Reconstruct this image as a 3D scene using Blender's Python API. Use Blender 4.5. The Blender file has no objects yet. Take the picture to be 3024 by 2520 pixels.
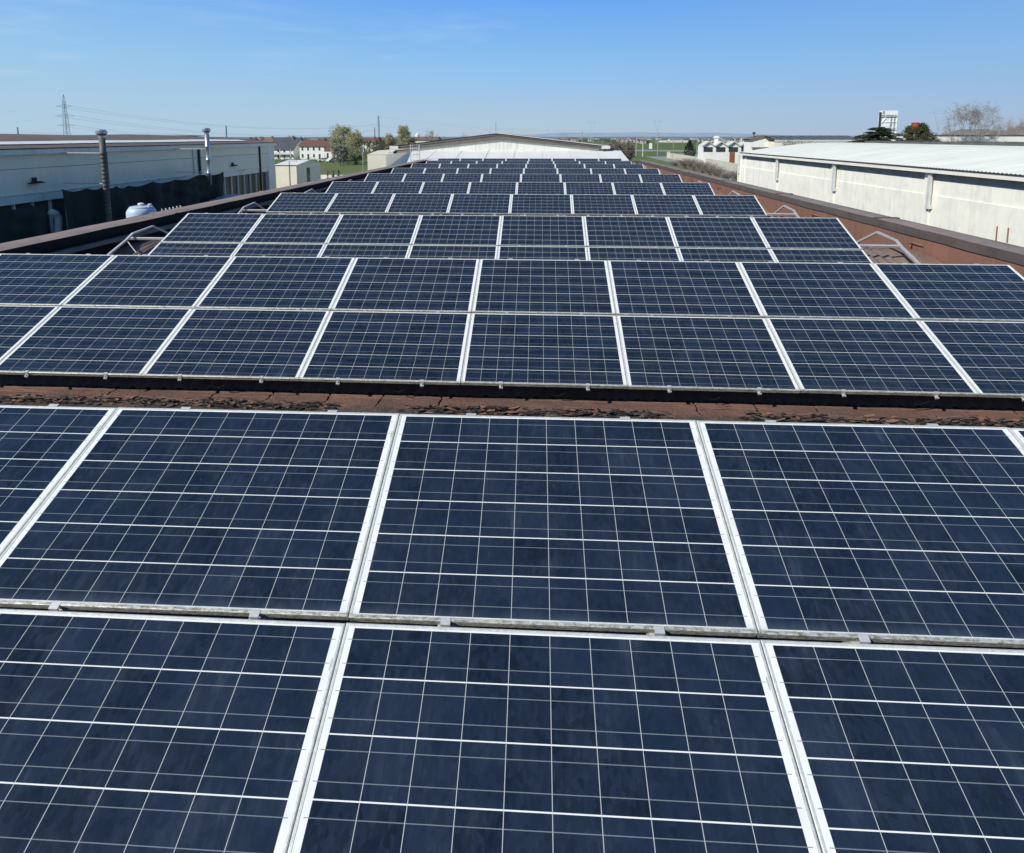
import bpy, math, random
from mathutils import Vector, Matrix, noise
R = math.radians
random.seed(7)
scn = bpy.context.scene
col = scn.collection
H = 9.0                       # camera height above the yard (metres)

# ------------------------------------------------------------------ camera
F, CX, CY = 1581.35, 1512.0, 578.08
PITCH, ROLL, YAW = .1104, .0009, -.0522
def cam_axes():
    def f(v):
        c, s = math.cos(YAW), math.sin(YAW)
        x, y, z = c*v[0]-s*v[1], s*v[0]+c*v[1], v[2]
        c, s = math.cos(PITCH), math.sin(PITCH)
        d, u = c*y-s*z, s*y+c*z
        c, s = math.cos(ROLL), math.sin(ROLL)
        return c*x-s*u, s*x+c*u, d
    a = [f(v) for v in ((1,0,0),(0,1,0),(0,0,1))]
    return [Vector((a[0][i], a[1][i], a[2][i])) for i in range(3)]
RT, UP, FW = cam_axes()
def ray(px, py):
    return FW + RT*((px-CX)/F) - UP*((py-CY)/F)
def at(px, py, Y):            # the point at distance Y seen at a photo pixel
    d = ray(px, py); d = d*(Y/d.y); return Vector((d.x, d.y, d.z+H))
def atx(px, py, X):
    d = ray(px, py); d = d*(X/d.x); return Vector((d.x, d.y, d.z+H))
def atg(px, py, z=0):         # point on the ground
    d = ray(px, py); d = d*((z-H)/d.z); return Vector((d.x, d.y, d.z+H))
cd = bpy.data.cameras.new('camera'); cam = bpy.data.objects.new('camera', cd); col.objects.link(cam)
m = Matrix.Identity(4)
for i, v in enumerate((RT, UP, -FW)):
    for j in range(3): m[j][i] = v[j]
m[2][3] = H
cam.matrix_world = m
cd.sensor_fit = 'HORIZONTAL'; cd.sensor_width = 36; cd.lens = F/3024*36
cd.shift_y = -(1260-CY)/3024
cd.clip_start = .05; cd.clip_end = 30000
scn.camera = cam

# ------------------------------------------------------------------ node helpers
class N:
    def __init__(s, nt): s.nt = nt; s.n = nt.nodes; s.l = nt.links
    def new(s, t, **k):
        n = s.n.new(t)
        for a, v in k.items(): setattr(n, a, v)
        return n
    def put(s, sock, v):
        if isinstance(v, bpy.types.NodeSocket): s.l.new(v, sock)
        else:
            if sock.type == 'RGBA' and len(v) == 3: v = (*v, 1)
            sock.default_value = v
    def m(s, op, a, b=0.0, c=None, clamp=False):
        n = s.new('ShaderNodeMath', operation=op, use_clamp=clamp)
        s.put(n.inputs[0], a); s.put(n.inputs[1], b)
        if c is not None: s.put(n.inputs[2], c)
        return n.outputs[0]
    def mix(s, f, a, b, bt='MIX'):
        n = s.new('ShaderNodeMix', data_type='RGBA', blend_type=bt)
        s.put(n.inputs[0], f); s.put(n.inputs[6], a); s.put(n.inputs[7], b)
        return n.outputs[2]
    def noise(s, vec, scale, detail=4, rough=.55, dist=0):
        n = s.new('ShaderNodeTexNoise'); s.put(n.inputs['Vector'], vec)
        n.inputs['Scale'].default_value = scale; n.inputs['Detail'].default_value = detail
        n.inputs['Roughness'].default_value = rough; n.inputs['Distortion'].default_value = dist
        return n.outputs[0]
    def map(s, vec, sc=(1,1,1), loc=(0,0,0), rot=(0,0,0)):
        n = s.new('ShaderNodeMapping'); s.put(n.inputs[0], vec)
        n.inputs['Scale'].default_value = sc; n.inputs['Location'].default_value = loc; n.inputs['Rotation'].default_value = rot
        return n.outputs[0]
    def ramp(s, f, lo, hi, a=0.0, b=1.0):
        n = s.new('ShaderNodeMapRange'); s.put(n.inputs[0], f)
        for i, v in enumerate((lo, hi, a, b)): n.inputs[i+1].default_value = v
        n.clamp = True
        return n.outputs[0]
    def bump(s, h, strength, dist):
        n = s.new('ShaderNodeBump'); s.put(n.inputs['Height'], h)
        n.inputs['Strength'].default_value = strength; n.inputs['Distance'].default_value = dist
        return n.outputs[0]
def newmat(name):
    mt = bpy.data.materials.new(name); mt.use_nodes = True
    n = N(mt.node_tree); b = n.n['Principled BSDF']
    return mt, n, b
def surf(name, c1, c2=None, scale=2.0, rough=.8, metal=0.0, streak=0.0, bump=0.0, bscale=30.0, fine=.5, dirt=None, dirt_amt=0.0, spec=.3, coords='Object'):
    """weathered surface: two tones in large and fine noise, vertical streaks and dirt"""
    mt, n, b = newmat(name)
    tc = n.new('ShaderNodeTexCoord').outputs[coords]
    geo = n.new('ShaderNodeNewGeometry').outputs['Position'] if coords == 'Object' else tc
    c2 = c2 or tuple(x*.8 for x in c1)
    f1 = n.noise(geo, scale, 5, .6); f2 = n.noise(geo, scale*9, 4, .6)
    f = n.m('ADD', n.m('MULTIPLY', f1, 1-fine*.5), n.m('MULTIPLY', f2, fine*.5))
    c = n.mix(n.ramp(f, .35, .65), c1, c2)
    if streak:
        s = n.noise(n.map(geo, (3, 3, .22)), 1.6, 5, .6)
        c = n.mix(n.m('MULTIPLY', n.ramp(s, .5, .72), streak), c, dirt or tuple(x*.55 for x in c1))
    if dirt_amt:
        s = n.noise(n.map(geo, loc=(3,7,1)), scale*2.3, 6, .7)
        c = n.mix(n.m('MULTIPLY', n.ramp(s, .48, .7), dirt_amt), c, dirt or tuple(x*.5 for x in c1))
    n.put(b.inputs['Base Color'], c)
    b.inputs['Roughness'].default_value = rough; b.inputs['Metallic'].default_value = metal
    b.inputs['Specular IOR Level'].default_value = spec
    if bump:
        n.put(b.inputs['Normal'], n.bump(n.noise(geo, bscale, 4, .6), bump, .01))
    return mt

# ------------------------------------------------------------------ materials
M = {}
def panel_glass():
    mt, n, b = newmat('solar_cells')
    uv = n.new('ShaderNodeUVMap').outputs[0]
    sp = n.new('ShaderNodeSeparateXYZ'); n.put(sp.inputs[0], uv)
    u, v = sp.outputs[0], sp.outputs[1]                       # metres from the lower left corner of the panel
    rnd = n.new('ShaderNodeObjectInfo').outputs['Random']
    px, gx, mx = .159, .0023, .0395
    py, gy, my = .1588, .0038, .0170
    def cellpos(t, m0, p):                                     # position inside the pitch and the cell index
        a = n.m('DIVIDE', n.m('SUBTRACT', t, m0), p)
        return n.m('FRACT', a), n.m('FLOOR', a)
    fu, iu = cellpos(u, mx, px); fv, iv = cellpos(v, my, py)
    gu = n.m('GREATER_THAN', fu, 1-gx/px)
    gv = n.m('GREATER_THAN', fv, 1-gy/py)
    eu = n.m('GREATER_THAN', n.m('ABSOLUTE', n.m('SUBTRACT', u, .833)), .833-mx)
    ev = n.m('GREATER_THAN', n.m('ABSOLUTE', n.m('SUBTRACT', v, .491)), .491-my)
    edge = n.m('MAXIMUM', eu, ev)
    gap = n.m('MAXIMUM', n.m('MAXIMUM', gu, gv), edge)
    cell = n.m('MULTIPLY', fv, py/.156)
    bb = n.m('LESS_THAN', n.m('ABSOLUTE', n.m('SUBTRACT', n.m('ABSOLUTE', n.m('SUBTRACT', cell, .5)), .245)), .0075)
    inside = n.m('LESS_THAN', n.m('ABSOLUTE', n.m('SUBTRACT', u, .833)), .810)
    bb = n.m('MULTIPLY', bb, inside)
    # polycrystalline tone: each cell a little different, grains inside
    cmb = n.new('ShaderNodeCombineXYZ'); n.put(cmb.inputs[0], iu); n.put(cmb.inputs[1], iv); n.put(cmb.inputs[2], n.m('MULTIPLY', rnd, 97.0))
    wn = n.new('ShaderNodeTexWhiteNoise', noise_dimensions='3D'); n.put(wn.inputs[0], cmb.outputs[0])
    off = n.new('ShaderNodeCombineXYZ'); n.put(off.inputs[2], n.m('MULTIPLY', rnd, 31.0))
    add = n.new('ShaderNodeVectorMath', operation='ADD'); n.put(add.inputs[0], uv); n.put(add.inputs[1], off.outputs[0])
    p = add.outputs[0]
    vor = n.new('ShaderNodeTexVoronoi'); n.put(vor.inputs['Vector'], n.map(p, (1, .7, 1))); vor.inputs['Scale'].default_value = 55
    vs = n.new('ShaderNodeSeparateColor'); n.put(vs.inputs[0], vor.outputs['Color'])
    c = n.mix(wn.outputs[0], (.0030, .0065, .0125), (.0105, .0190, .0390))
    c = n.mix(n.m('MULTIPLY', vs.outputs[0], .55), c, (.018, .030, .062))
    big = n.noise(p, 2.2, 3, .5)
    c = n.mix(n.ramp(big, .35, .7, 0, .45), c, (.005, .014, .030))
    c = n.mix(n.m('MULTIPLY', n.ramp(rnd, 0, 1), .25), c, (.013, .021, .030))
    # busbars and white backsheet in the gaps
    c = n.mix(n.m('MULTIPLY', bb, .72), c, (.22, .25, .27))
    gcol = n.mix(n.noise(p, 14, 2, .5), (.66, .67, .64), (.84, .85, .81))
    c = n.mix(gap, c, n.mix(n.m('MULTIPLY', gu, n.m('SUBTRACT', 1.0, edge)), gcol, (.50, .52, .50)))
    c = n.mix(n.m('MULTIPLY', n.m('MULTIPLY', edge, bb), .85), c, (.18, .18, .18))
    # dust film: runs down the slope, spots, thicker at the lower edge
    run = n.noise(n.map(p, (26, 3.5, 1)), 1.0, 5, .65)
    blot = n.noise(n.map(p, (1, 1, 1), (5, 2, 0)), 6, 6, .62)
    sm = n.m('MULTIPLY', n.ramp(run, .50, .78), n.ramp(blot, .44, .66))
    spot = n.new('ShaderNodeTexVoronoi'); n.put(spot.inputs['Vector'], p); spot.inputs['Scale'].default_value = 13
    sv = n.m('MULTIPLY', n.ramp(spot.outputs['Distance'], .03, .10, 1, 0), n.ramp(n.noise(p, 3.1, 2, .5), .52, .66))
    low = n.m('MULTIPLY', n.ramp(v, .012, .05, 1, 0), .5)
    low2 = n.m('MULTIPLY', n.ramp(v, .012, .02, 1, 0), n.ramp(run, .3, .6))
    d = n.m('ADD', n.m('ADD', n.m('MULTIPLY', sm, .16), n.m('MULTIPLY', sv, .10)), n.m('ADD', n.m('MULTIPLY', low, n.ramp(blot, .3, .7, .1, .5)), n.m('MULTIPLY', low2, .4)), clamp=True)
    d = n.m('ADD', d, n.ramp(blot, .3, .75, .004, .065), clamp=True)
    c = n.mix(d, c, (.15, .19, .235))
    n.put(b.inputs['Base Color'], c)
    n.put(b.inputs['Roughness'], n.ramp(n.m('ADD', d, n.m('MULTIPLY', blot, .1)), 0, .5, .12, .45))
    b.inputs['IOR'].default_value = 1.40
    n.put(b.inputs['Normal'], n.bump(n.noise(p, 1.7, 2, .4), .05, .02))
    return mt
M['cells'] = panel_glass()
def frame_mat():
    mt, n, b = newmat('frame_aluminium')
    uv = n.new('ShaderNodeTexCoord').outputs['Object']
    rnd = n.new('ShaderNodeObjectInfo').outputs['Random']
    add = n.new('ShaderNodeVectorMath', operation='ADD'); n.put(add.inputs[0], uv); n.put(add.inputs[1], rnd)
    p = add.outputs[0]
    sp = n.new('ShaderNodeSeparateXYZ'); n.put(sp.inputs[0], uv)
    a = n.noise(p, 60, 5, .7); w = n.noise(p, 5, 4, .6)
    c = n.mix(n.ramp(a, .35, .7), (.50, .51, .49), (.70, .71, .67))
    # grime on the lower bar (object y near -0.98)
    g = n.ramp(sp.outputs[1], -.962, -.972, 0, 1)
    c = n.mix(n.m('MULTIPLY', n.ramp(n.noise(p, 9, 6, .75), .5, .65), .3), c, (.33, .33, .29))
    gn = n.ramp(n.noise(n.map(p, (1, 6, 6)), 22, 6, .75), .34, .6)
    gm = n.m('MULTIPLY', g, n.m('MULTIPLY', gn, n.ramp(w, .25, .5, .55, 1)))
    c = n.mix(gm, c, n.mix(n.ramp(a, .45, .6), (.12, .115, .08), (.36, .34, .25)))
    moss = n.m('MULTIPLY', g, n.ramp(n.noise(n.map(p, loc=(9,1,4)), 30, 5, .7), .60, .68))
    c = n.mix(n.m('MULTIPLY', moss, .7), c, (.20, .12, .03))
    c = n.mix(n.m('MULTIPLY', n.ramp(n.noise(p, 130, 3, .7), .55, .72), .4), c, (.28, .26, .22))
    n.put(b.inputs['Base Color'], c); b.inputs['Metallic'].default_value = .25; b.inputs['Roughness'].default_value = .5
    n.put(b.inputs['Normal'], n.bump(a, .15, .002))
    return mt
M['frame'] = frame_mat()
def bitumen():
    mt, n, b = newmat('bitumen_brown')
    p = n.new('ShaderNodeNewGeometry').outputs['Position']
    q = n.mix(.06, p, n.new('ShaderNodeTexNoise').outputs[1])
    nz = n.new('ShaderNodeTexNoise'); n.put(nz.inputs['Vector'], p); nz.inputs['Scale'].default_value = 5; nz.inputs['Detail'].default_value = 5
    q = n.new('ShaderNodeVectorMath', operation='ADD'); n.put(q.inputs[0], p)
    sc = n.new('ShaderNodeVectorMath', operation='SCALE'); n.put(sc.inputs[0], nz.outputs[1]); sc.inputs['Scale'].default_value = .16
    n.put(q.inputs[1], sc.outputs[0])
    v = n.new('ShaderNodeTexVoronoi', feature='DISTANCE_TO_EDGE'); n.put(v.inputs['Vector'], n.map(q.outputs[0], (1.6, 3.2, 1))); v.inputs['Scale'].default_value = 1.6
    crack = n.ramp(v.outputs[0], .004, .018, 1, 0)
    v2 = n.new('ShaderNodeTexVoronoi', feature='DISTANCE_TO_EDGE'); n.put(v2.inputs['Vector'], n.map(q.outputs[0], (3, 2.2, 1))); v2.inputs['Scale'].default_value = 5
    crack2 = n.m('MULTIPLY', n.ramp(v2.outputs[0], .01, .03, .6, 0), n.ramp(n.noise(p, 1.5, 3, .5), .45, .6))
    base = n.mix(n.ramp(n.noise(p, 2.5, 5, .6), .35, .65), (.155, .078, .055), (.105, .060, .046))
    base = n.mix(n.ramp(n.noise(n.map(p, loc=(4,4,4)), 28, 5, .7), .4, .7, 0, .45), base, (.20, .105, .075))
    base = n.mix(n.m('MAXIMUM', crack, crack2), base, (.016, .013, .012))
    n.put(b.inputs['Base Color'], base); b.inputs['Roughness'].default_value = .9
    h = n.m('SUBTRACT', n.m('MULTIPLY', n.noise(p, 40, 5, .7), .4), n.m('MAXIMUM', crack, crack2))
    n.put(b.inputs['Normal'], n.bump(h, .6, .012))
    return mt
M['bitumen'] = bitumen()
M['terracotta'] = surf('terracotta_paint', (.235, .120, .085), (.185, .098, .073), 1.5, .8, streak=.45, dirt=(.12, .06, .045), bump=.3, bscale=40)
M['vault'] = surf('corrugated_brown', (.19, .150, .130), (.15, .12, .105), 1.8, .75, streak=0, dirt_amt=.4, dirt=(.08, .06, .05), bump=.2)
M['vault_smooth'] = surf('smooth_brown_edge', (.25, .165, .12), (.19, .13, .10), 1.8, .8, dirt_amt=.5, dirt=(.09, .06, .05))
M['coping'] = surf('coping_brown', (.300, .225, .190), (.210, .168, .150), 1.1, .85, dirt_amt=.7, dirt=(.14, .125, .115), bump=.35, bscale=60)
M['coping_dark'] = surf('coping_weathered', (.085, .075, .070), (.12, .095, .085), 1.3, .85, dirt_amt=.5, dirt=(.05, .045, .04), bump=.35, bscale=50)
M['felt_grey'] = surf('felt_grey', (.105, .088, .078), (.055, .047, .043), 9, .95)
M['felt_black'] = surf('felt_black', (.030, .027, .026), (.015, .014, .014), 9, .95)
M['black_felt_and_shade'] = surf('black_felt_and_shade', (.010, .010, .011), (.018, .016, .016), 3, .9)  # black felt, also used as painted shade on the left parapet
M['galv'] = surf('galvanised_steel', (.60, .61, .60), (.48, .49, .49), 9, .5, metal=.35, dirt_amt=.3, dirt=(.22, .22, .21))
M['steel_shiny'] = surf('stainless_flue', (.55, .56, .57), (.40, .41, .42), 4, .35, metal=.8)
M['flue_old'] = surf('flue_rusty', (.15, .14, .125), (.09, .083, .073), 1.0, .6, metal=.3, dirt_amt=.6, dirt=(.11, .09, .07))
M['cable'] = surf('cable_black', (.012, .012, .013), None, 5, .5)
M['tray'] = surf('tray_dull', (.16, .17, .18), (.10, .11, .12), 3, .6)
M['cable_white'] = surf('cable_pale', (.55, .55, .53), None, 5, .6)
M['left_wall'] = surf('precast_grey', (.82, .79, .62), (.74, .72, .57), .45, .85, streak=.18, dirt=(.5, .5, .44), bump=.1)
M['left_fascia'] = surf('fascia_grey', (.82, .81, .72), (.7, .7, .62), .8, .8, streak=.35)
M['left_roof'] = surf('roof_pebble_brown', (.175, .135, .12), (.13, .105, .098), .8, .95, dirt_amt=.5, bump=.5, bscale=12)
M['skylight'] = surf('skylight_white', (.78, .78, .76), (.66, .66, .64), 1.2, .6)
M['profilit'] = surf('channel_glass', (.115, .105, .075), (.07, .07, .055), .9, .4, streak=.4)
M['white_trim'] = surf('white_trim', (.60, .61, .60), (.5, .51, .5), 2, .7, streak=.2)
def netmat():
    mt, n, b = newmat('shade_net')
    p = n.new('ShaderNodeNewGeometry').outputs['Position']
    w = n.noise(n.map(p, (1, 1, .25)), 2.2, 4, .6)
    c = n.mix(n.ramp(w, .35, .7), (.004, .012, .012), (.012, .028, .026))
    n.put(b.inputs['Base Color'], c); b.inputs['Roughness'].default_value = .9
    return mt
M['net'] = netmat()
M['tank'] = surf('tank_white', (.52, .60, .72), (.46, .54, .66), 2, .4, streak=.1)
def right_wall():
    mt, n, b = newmat('precast_white_stained')
    p = n.new('ShaderNodeNewGeometry').outputs['Position']
    c = n.mix(n.ramp(n.noise(p, .9, 6, .65), .35, .65), (.86, .84, .74), (.76, .75, .67))
    st = n.noise(n.map(p, (1, 2.6, .18)), 1.3, 6, .65)
    c = n.mix(n.m('MULTIPLY', n.ramp(st, .50, .74), .38), c, (.40, .40, .37))
    blot = n.noise(n.map(p, (1, 1.1, .8), (3, 2, 5)), 1.5, 8, .78)
    c = n.mix(n.m('MULTIPLY', n.ramp(blot, .50, .72), .4), c, (.46, .47, .43))
    n.put(b.inputs['Base Color'], c); b.inputs['Roughness'].default_value = .9
    n.put(b.inputs['Normal'], n.bump(n.noise(p, 12, 5, .6), .25, .02))
    return mt
M['right_wall'] = right_wall()
M['right_shadow_band'] = surf('precast_shade_band', (.40, .395, .37), (.30, .30, .285), 1.2, .9, streak=.5, dirt=(.2, .2, .19))  # darker, stained wall tone with the eave shadow put into its colour
M['right_fascia'] = surf('precast_cream', (.80, .77, .69), (.70, .68, .61), 1.0, .85, streak=.15)
def right_roof():
    mt, n, b = newmat('white_corrugated_roof')
    p = n.new('ShaderNodeNewGeometry').outputs['Position']
    c = n.mix(n.ramp(n.noise(n.map(p, (.5, 2.5, 1)), .6, 5, .6), .3, .7), (.70, .71, .64), (.62, .63, .57))
    c = n.mix(n.m('MULTIPLY', n.ramp(n.noise(n.map(p, (.3, 5, 1)), .8, 5, .7), .50, .66), .6), c, (.44, .47, .45))
    n.put(b.inputs['Base Color'], c); b.inputs['Roughness'].default_value = .7
    return mt
M['right_roof'] = right_roof()
M['rust'] = surf('rust', (.30, .15, .09), (.22, .12, .08), 4, .9)
M['dark_edge'] = surf('dark_edge', (.055, .048, .045), (.035, .032, .03), 3, .8)
M['grey_felt'] = surf('grey_felt', (.13, .13, .125), (.085, .085, .08), .9, .95, dirt_amt=.6, dirt=(.05, .05, .05), bump=.3)
M['white_wall'] = surf('white_wall', (.80, .79, .75), (.70, .70, .66), .7, .85, streak=.3, dirt=(.42, .42, .4))
M['white_roofing'] = surf('white_membrane', (.72, .72, .67), (.66, .66, .62), 1.2, .7, dirt_amt=.15, dirt=(.6, .6, .58))
M['beige'] = surf('beige_sheet', (.78, .74, .60), (.70, .66, .54), 1.0, .8, streak=.2)
M['central_wall'] = surf('concrete_light', (.74, .73, .66), (.62, .62, .57), .6, .9, streak=.5, dirt=(.32, .32, .30))
M['eave_brown'] = surf('eave_sheet', (.16, .145, .13), (.11, .10, .095), .8, .85, streak=.2)
M['red_tile'] = surf('red_tile', (.175, .090, .072), (.12, .070, .058), .9, .9)
M['dark_roof'] = surf('dark_roof', (.085, .09, .10), (.055, .06, .07), .6, .6)
M['brown_roof'] = surf('brown_roof', (.21, .13, .10), (.16, .10, .08), .6, .9)
def tentmat():
    mt = surf('beige_fabric', (.80, .76, .62), (.74, .70, .58), 1.0, .8); n = N(mt.node_tree); b = n.n['Principled BSDF']
    tr = n.new('ShaderNodeBsdfTranslucent'); tr.inputs[0].default_value = (.95, .93, .85, 1)
    mx = n.new('ShaderNodeMixShader'); mx.inputs[0].default_value = .45
    n.l.new(b.outputs[0], mx.inputs[1]); n.l.new(tr.outputs[0], mx.inputs[2]); n.l.new(mx.outputs[0], n.n['Material Output'].inputs[0])
    return mt
M['tent'] = tentmat()
M['far_wall'] = surf('hazy_wall', (.46, .48, .48), (.40, .42, .43), .2, .9)  # all hazy materials carry the distance haze in their base colour
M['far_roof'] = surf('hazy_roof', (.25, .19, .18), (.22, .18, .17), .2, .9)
M['window'] = surf('window_dark', (.035, .04, .045), (.05, .055, .06), 1, .25, spec=.5)
M['orange_door'] = surf('orange_door', (.28, .095, .045), None, 1, .7)
M['concrete_wall'] = surf('old_concrete', (.60, .57, .46), (.45, .43, .35), .7, .9, streak=.5, dirt=(.2, .19, .16))
M['asphalt'] = surf('asphalt', (.30, .30, .29), (.24, .24, .235), .5, .9)
M['post_cream'] = surf('post_cream', (.55, .52, .38), None, 2, .8)
M['post_grey'] = surf('post_grey', (.28, .29, .30), None, 2, .7)
M['pylon'] = surf('pylon_steel', (.27, .33, .39), (.24, .30, .36), .1, .8)
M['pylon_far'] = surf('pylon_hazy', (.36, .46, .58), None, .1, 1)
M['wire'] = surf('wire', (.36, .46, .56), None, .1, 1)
M['bark'] = surf('bark', (.12, .10, .08), (.17, .15, .12), 3, .9)
M['bark_pale'] = surf('bark_pale', (.30, .27, .24), (.22, .20, .18), 2, .9)
M['twig'] = surf('twig', (.27, .23, .19), (.19, .165, .14), 1, .95)
M['twig_red'] = surf('twig_reddish', (.30, .22, .20), (.25, .19, .17), 1, .95)
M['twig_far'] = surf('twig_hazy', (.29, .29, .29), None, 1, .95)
def leafmat(name, a, b_, sc=.6):
    mt, n, b = newmat(name)
    p = n.new('ShaderNodeNewGeometry').outputs['Position']
    c = n.mix(n.ramp(n.noise(p, sc, 3, .6), .35, .65), a, b_)
    c = n.mix(n.ramp(n.noise(p, sc*8, 2, .6), .4, .7, 0, .5), c, tuple(x*.5 for x in a))
    n.put(b.inputs['Base Color'], c); b.inputs['Roughness'].default_value = .8
    b.inputs['Specular IOR Level'].default_value = .15
    tr = n.new('ShaderNodeBsdfTranslucent'); n.put(tr.inputs[0], c)
    mx = n.new('ShaderNodeMixShader'); mx.inputs[0].default_value = .35
    n.l.new(b.outputs[0], mx.inputs[1]); n.l.new(tr.outputs[0], mx.inputs[2]); n.l.new(mx.outputs[0], n.n['Material Output'].inputs[0])
    return mt
M['leaf_light'] = leafmat('leaf_spring', (.58, .54, .32), (.46, .45, .27))
M['leaf_olive'] = leafmat('leaf_olive', (.24, .235, .12), (.18, .185, .09))
M['leaf_blossom'] = leafmat('leaf_blossom', (.42, .40, .33), (.26, .26, .18))
M['leaf_dark'] = leafmat('leaf_dark', (.050, .068, .042), (.036, .052, .034))
M['leaf_pine'] = leafmat('leaf_pine', (.13, .14, .062), (.09, .105, .048))
M['leaf_brown'] = leafmat('leaf_brown', (.17, .125, .075), (.12, .10, .06))
M['leaf_hedge'] = leafmat('leaf_hedge', (.06, .07, .035), (.09, .085, .05))
M['red'] = surf('red_paint', (.34, .065, .045), None, 2, .5)
M['car_white'] = surf('car_white', (.7, .7, .7), None, 2, .3)
M['car_grey'] = surf('car_grey', (.3, .32, .34), None, 2, .3)
M['tyre'] = surf('tyre', (.02, .02, .02), None, 2, .9)
M['lattice_white'] = surf('lattice_white', (.84, .85, .84), (.74, .76, .75), 1, .6)
M['glass_grey'] = surf('curtain_glass', (.74, .77, .76), (.52, .58, .59), .8, .3)
M['sign_white'] = surf('sign_white', (.8, .8, .8), None, 1, .5)
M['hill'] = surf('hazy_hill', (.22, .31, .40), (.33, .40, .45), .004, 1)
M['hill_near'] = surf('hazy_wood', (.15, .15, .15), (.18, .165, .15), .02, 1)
def groundmat():
    mt, n, b = newmat('fields')
    p = n.new('ShaderNodeNewGeometry').outputs['Position']
    v = n.new('ShaderNodeTexVoronoi'); n.put(v.inputs['Vector'], n.map(p, (1, .6, 1), rot=(0, 0, .3))); v.inputs['Scale'].default_value = .006
    s = n.new('ShaderNodeSeparateColor'); n.put(s.inputs[0], v.outputs['Color'])
    c = n.mix(n.ramp(s.outputs[0], .35, .5), (.105, .165, .045), (.14, .15, .07))
    c = n.mix(n.ramp(s.outputs[1], .72, .78), c, (.15, .12, .085))
    c = n.mix(n.ramp(n.noise(p, .15, 5, .6), .4, .7, 0, .5), c, (.075, .095, .032))
    c = n.mix(n.ramp(n.noise(p, 3, 5, .7), .4, .7, 0, .35), c, (.12, .125, .06))
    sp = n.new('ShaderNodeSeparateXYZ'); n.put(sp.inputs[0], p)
    c = n.mix(n.ramp(sp.outputs[1], 500, 5000, 0, .85), c, (.20, .26, .33))  # far ground turns blue-grey: distance haze painted into the colour
    n.put(b.inputs['Base Color'], c); b.inputs['Roughness'].default_value = .95
    b.inputs['Specular IOR Level'].default_value = .1
    return mt
M['ground'] = groundmat()
M['yard'] = surf('yard_asphalt', (.10, .10, .10), (.07, .07, .072), .5, .95)
M['grass'] = surf('mown_grass', (.13, .165, .045), (.10, .13, .04), .3, .95, fine=.8, dirt_amt=.4, dirt=(.13, .12, .06))

# ------------------------------------------------------------------ mesh builder
class MB:
    def __init__(s): s.v = []; s.f = []
    def face(s, pts):
        i = len(s.v); s.v += [tuple(p) for p in pts]; s.f.append(tuple(range(i, i+len(pts)))); return s
    def box(s, a, b):
        x0, y0, z0 = a; x1, y1, z1 = b
        i = len(s.v)
        s.v += [(x0,y0,z0),(x1,y0,z0),(x1,y1,z0),(x0,y1,z0),(x0,y0,z1),(x1,y0,z1),(x1,y1,z1),(x0,y1,z1)]
        s.f += [tuple(i+k for k in q) for q in ((0,3,2,1),(4,5,6,7),(0,1,5,4),(1,2,6,5),(2,3,7,6),(3,0,4,7))]
        return s
    def bar(s, p, q, w, h=None, up=(0,0,1)):
        """rectangular bar from p to q, w wide, h high"""
        h = h or w; p = Vector(p); q = Vector(q); d = (q-p).normalized(); up = Vector(up)
        if abs(d.dot(up)) > .98: up = Vector((1,0,0))
        sx = d.cross(up).normalized()*w/2; sz = sx.cross(d).normalized()*h/2
        i = len(s.v)
        for c in (p, q):
            for a, b in ((-1,-1),(1,-1),(1,1),(-1,1)): s.v.append(tuple(c+sx*a+sz*b))
        s.f += [tuple(i+k for k in r) for r in ((0,1,2,3),(7,6,5,4),(0,4,5,1),(1,5,6,2),(2,6,7,3),(3,7,4,0))]
        return s
    def tube(s, pts, r, n=8, cap=True):
        pts = [Vector(p) for p in pts]; rs = r if isinstance(r, (list, tuple)) else [r]*len(pts)
        i = len(s.v); ref = None
        for k, p in enumerate(pts):
            d = (pts[min(k+1, len(pts)-1)]-pts[max(k-1, 0)]).normalized()
            a = Vector((0,0,1)) if abs(d.z) < .9 else Vector((1,0,0))
            if ref is None: ref = d.cross(a).normalized()
            x = (ref-d*ref.dot(d)).normalized(); ref = x; y = d.cross(x)
            for j in range(n):
                t = 2*math.pi*j/n; s.v.append(tuple(p+(x*math.cos(t)+y*math.sin(t))*rs[k]))
        for k in range(len(pts)-1):
            for j in range(n):
                a = i+k*n+j; b = i+k*n+(j+1)%n; s.f.append((a, b, b+n, a+n))
        if cap: s.f.append(tuple(i+j for j in range(n))[::-1]); s.f.append(tuple(i+(len(pts)-1)*n+j for j in range(n)))
        return s
    def lathe(s, c, prof, n=20):
        c = Vector(c); i = len(s.v)
        for r, z in prof:
            for j in range(n):
                t = 2*math.pi*j/n; s.v.append((c.x+r*math.cos(t), c.y+r*math.sin(t), c.z+z))
        for k in range(len(prof)-1):
            for j in range(n):
                a = i+k*n+j; b = i+k*n+(j+1)%n; s.f.append((a, b, b+n, a+n))
        s.f.append(tuple(i+j for j in range(n))[::-1]); s.f.append(tuple(i+(len(prof)-1)*n+j for j in range(n)))
        return s
    def grid(s, fn, nu, nv):
        i = len(s.v)
        for a in range(nu+1):
            for b in range(nv+1): s.v.append(tuple(fn(a/nu, b/nv)))
        w = nv+1
        for a in range(nu):
            for b in range(nv):
                k = i+a*w+b; s.f.append((k, k+w, k+w+1, k+1))
        return s
    def mesh(s, name, smooth=False):
        me = bpy.data.meshes.new(name); me.from_pydata(s.v, [], s.f); me.update()
        if smooth:
            for p in me.polygons: p.use_smooth = True
        return me
    def build(s, name, mat, parent=None, smooth=False, loc=None):
        me = s.mesh(name, smooth); me.materials.append(mat)
        o = bpy.data.objects.new(name, me); col.objects.link(o)
        if parent: o.parent = parent
        if loc: o.location = loc
        return o
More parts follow.
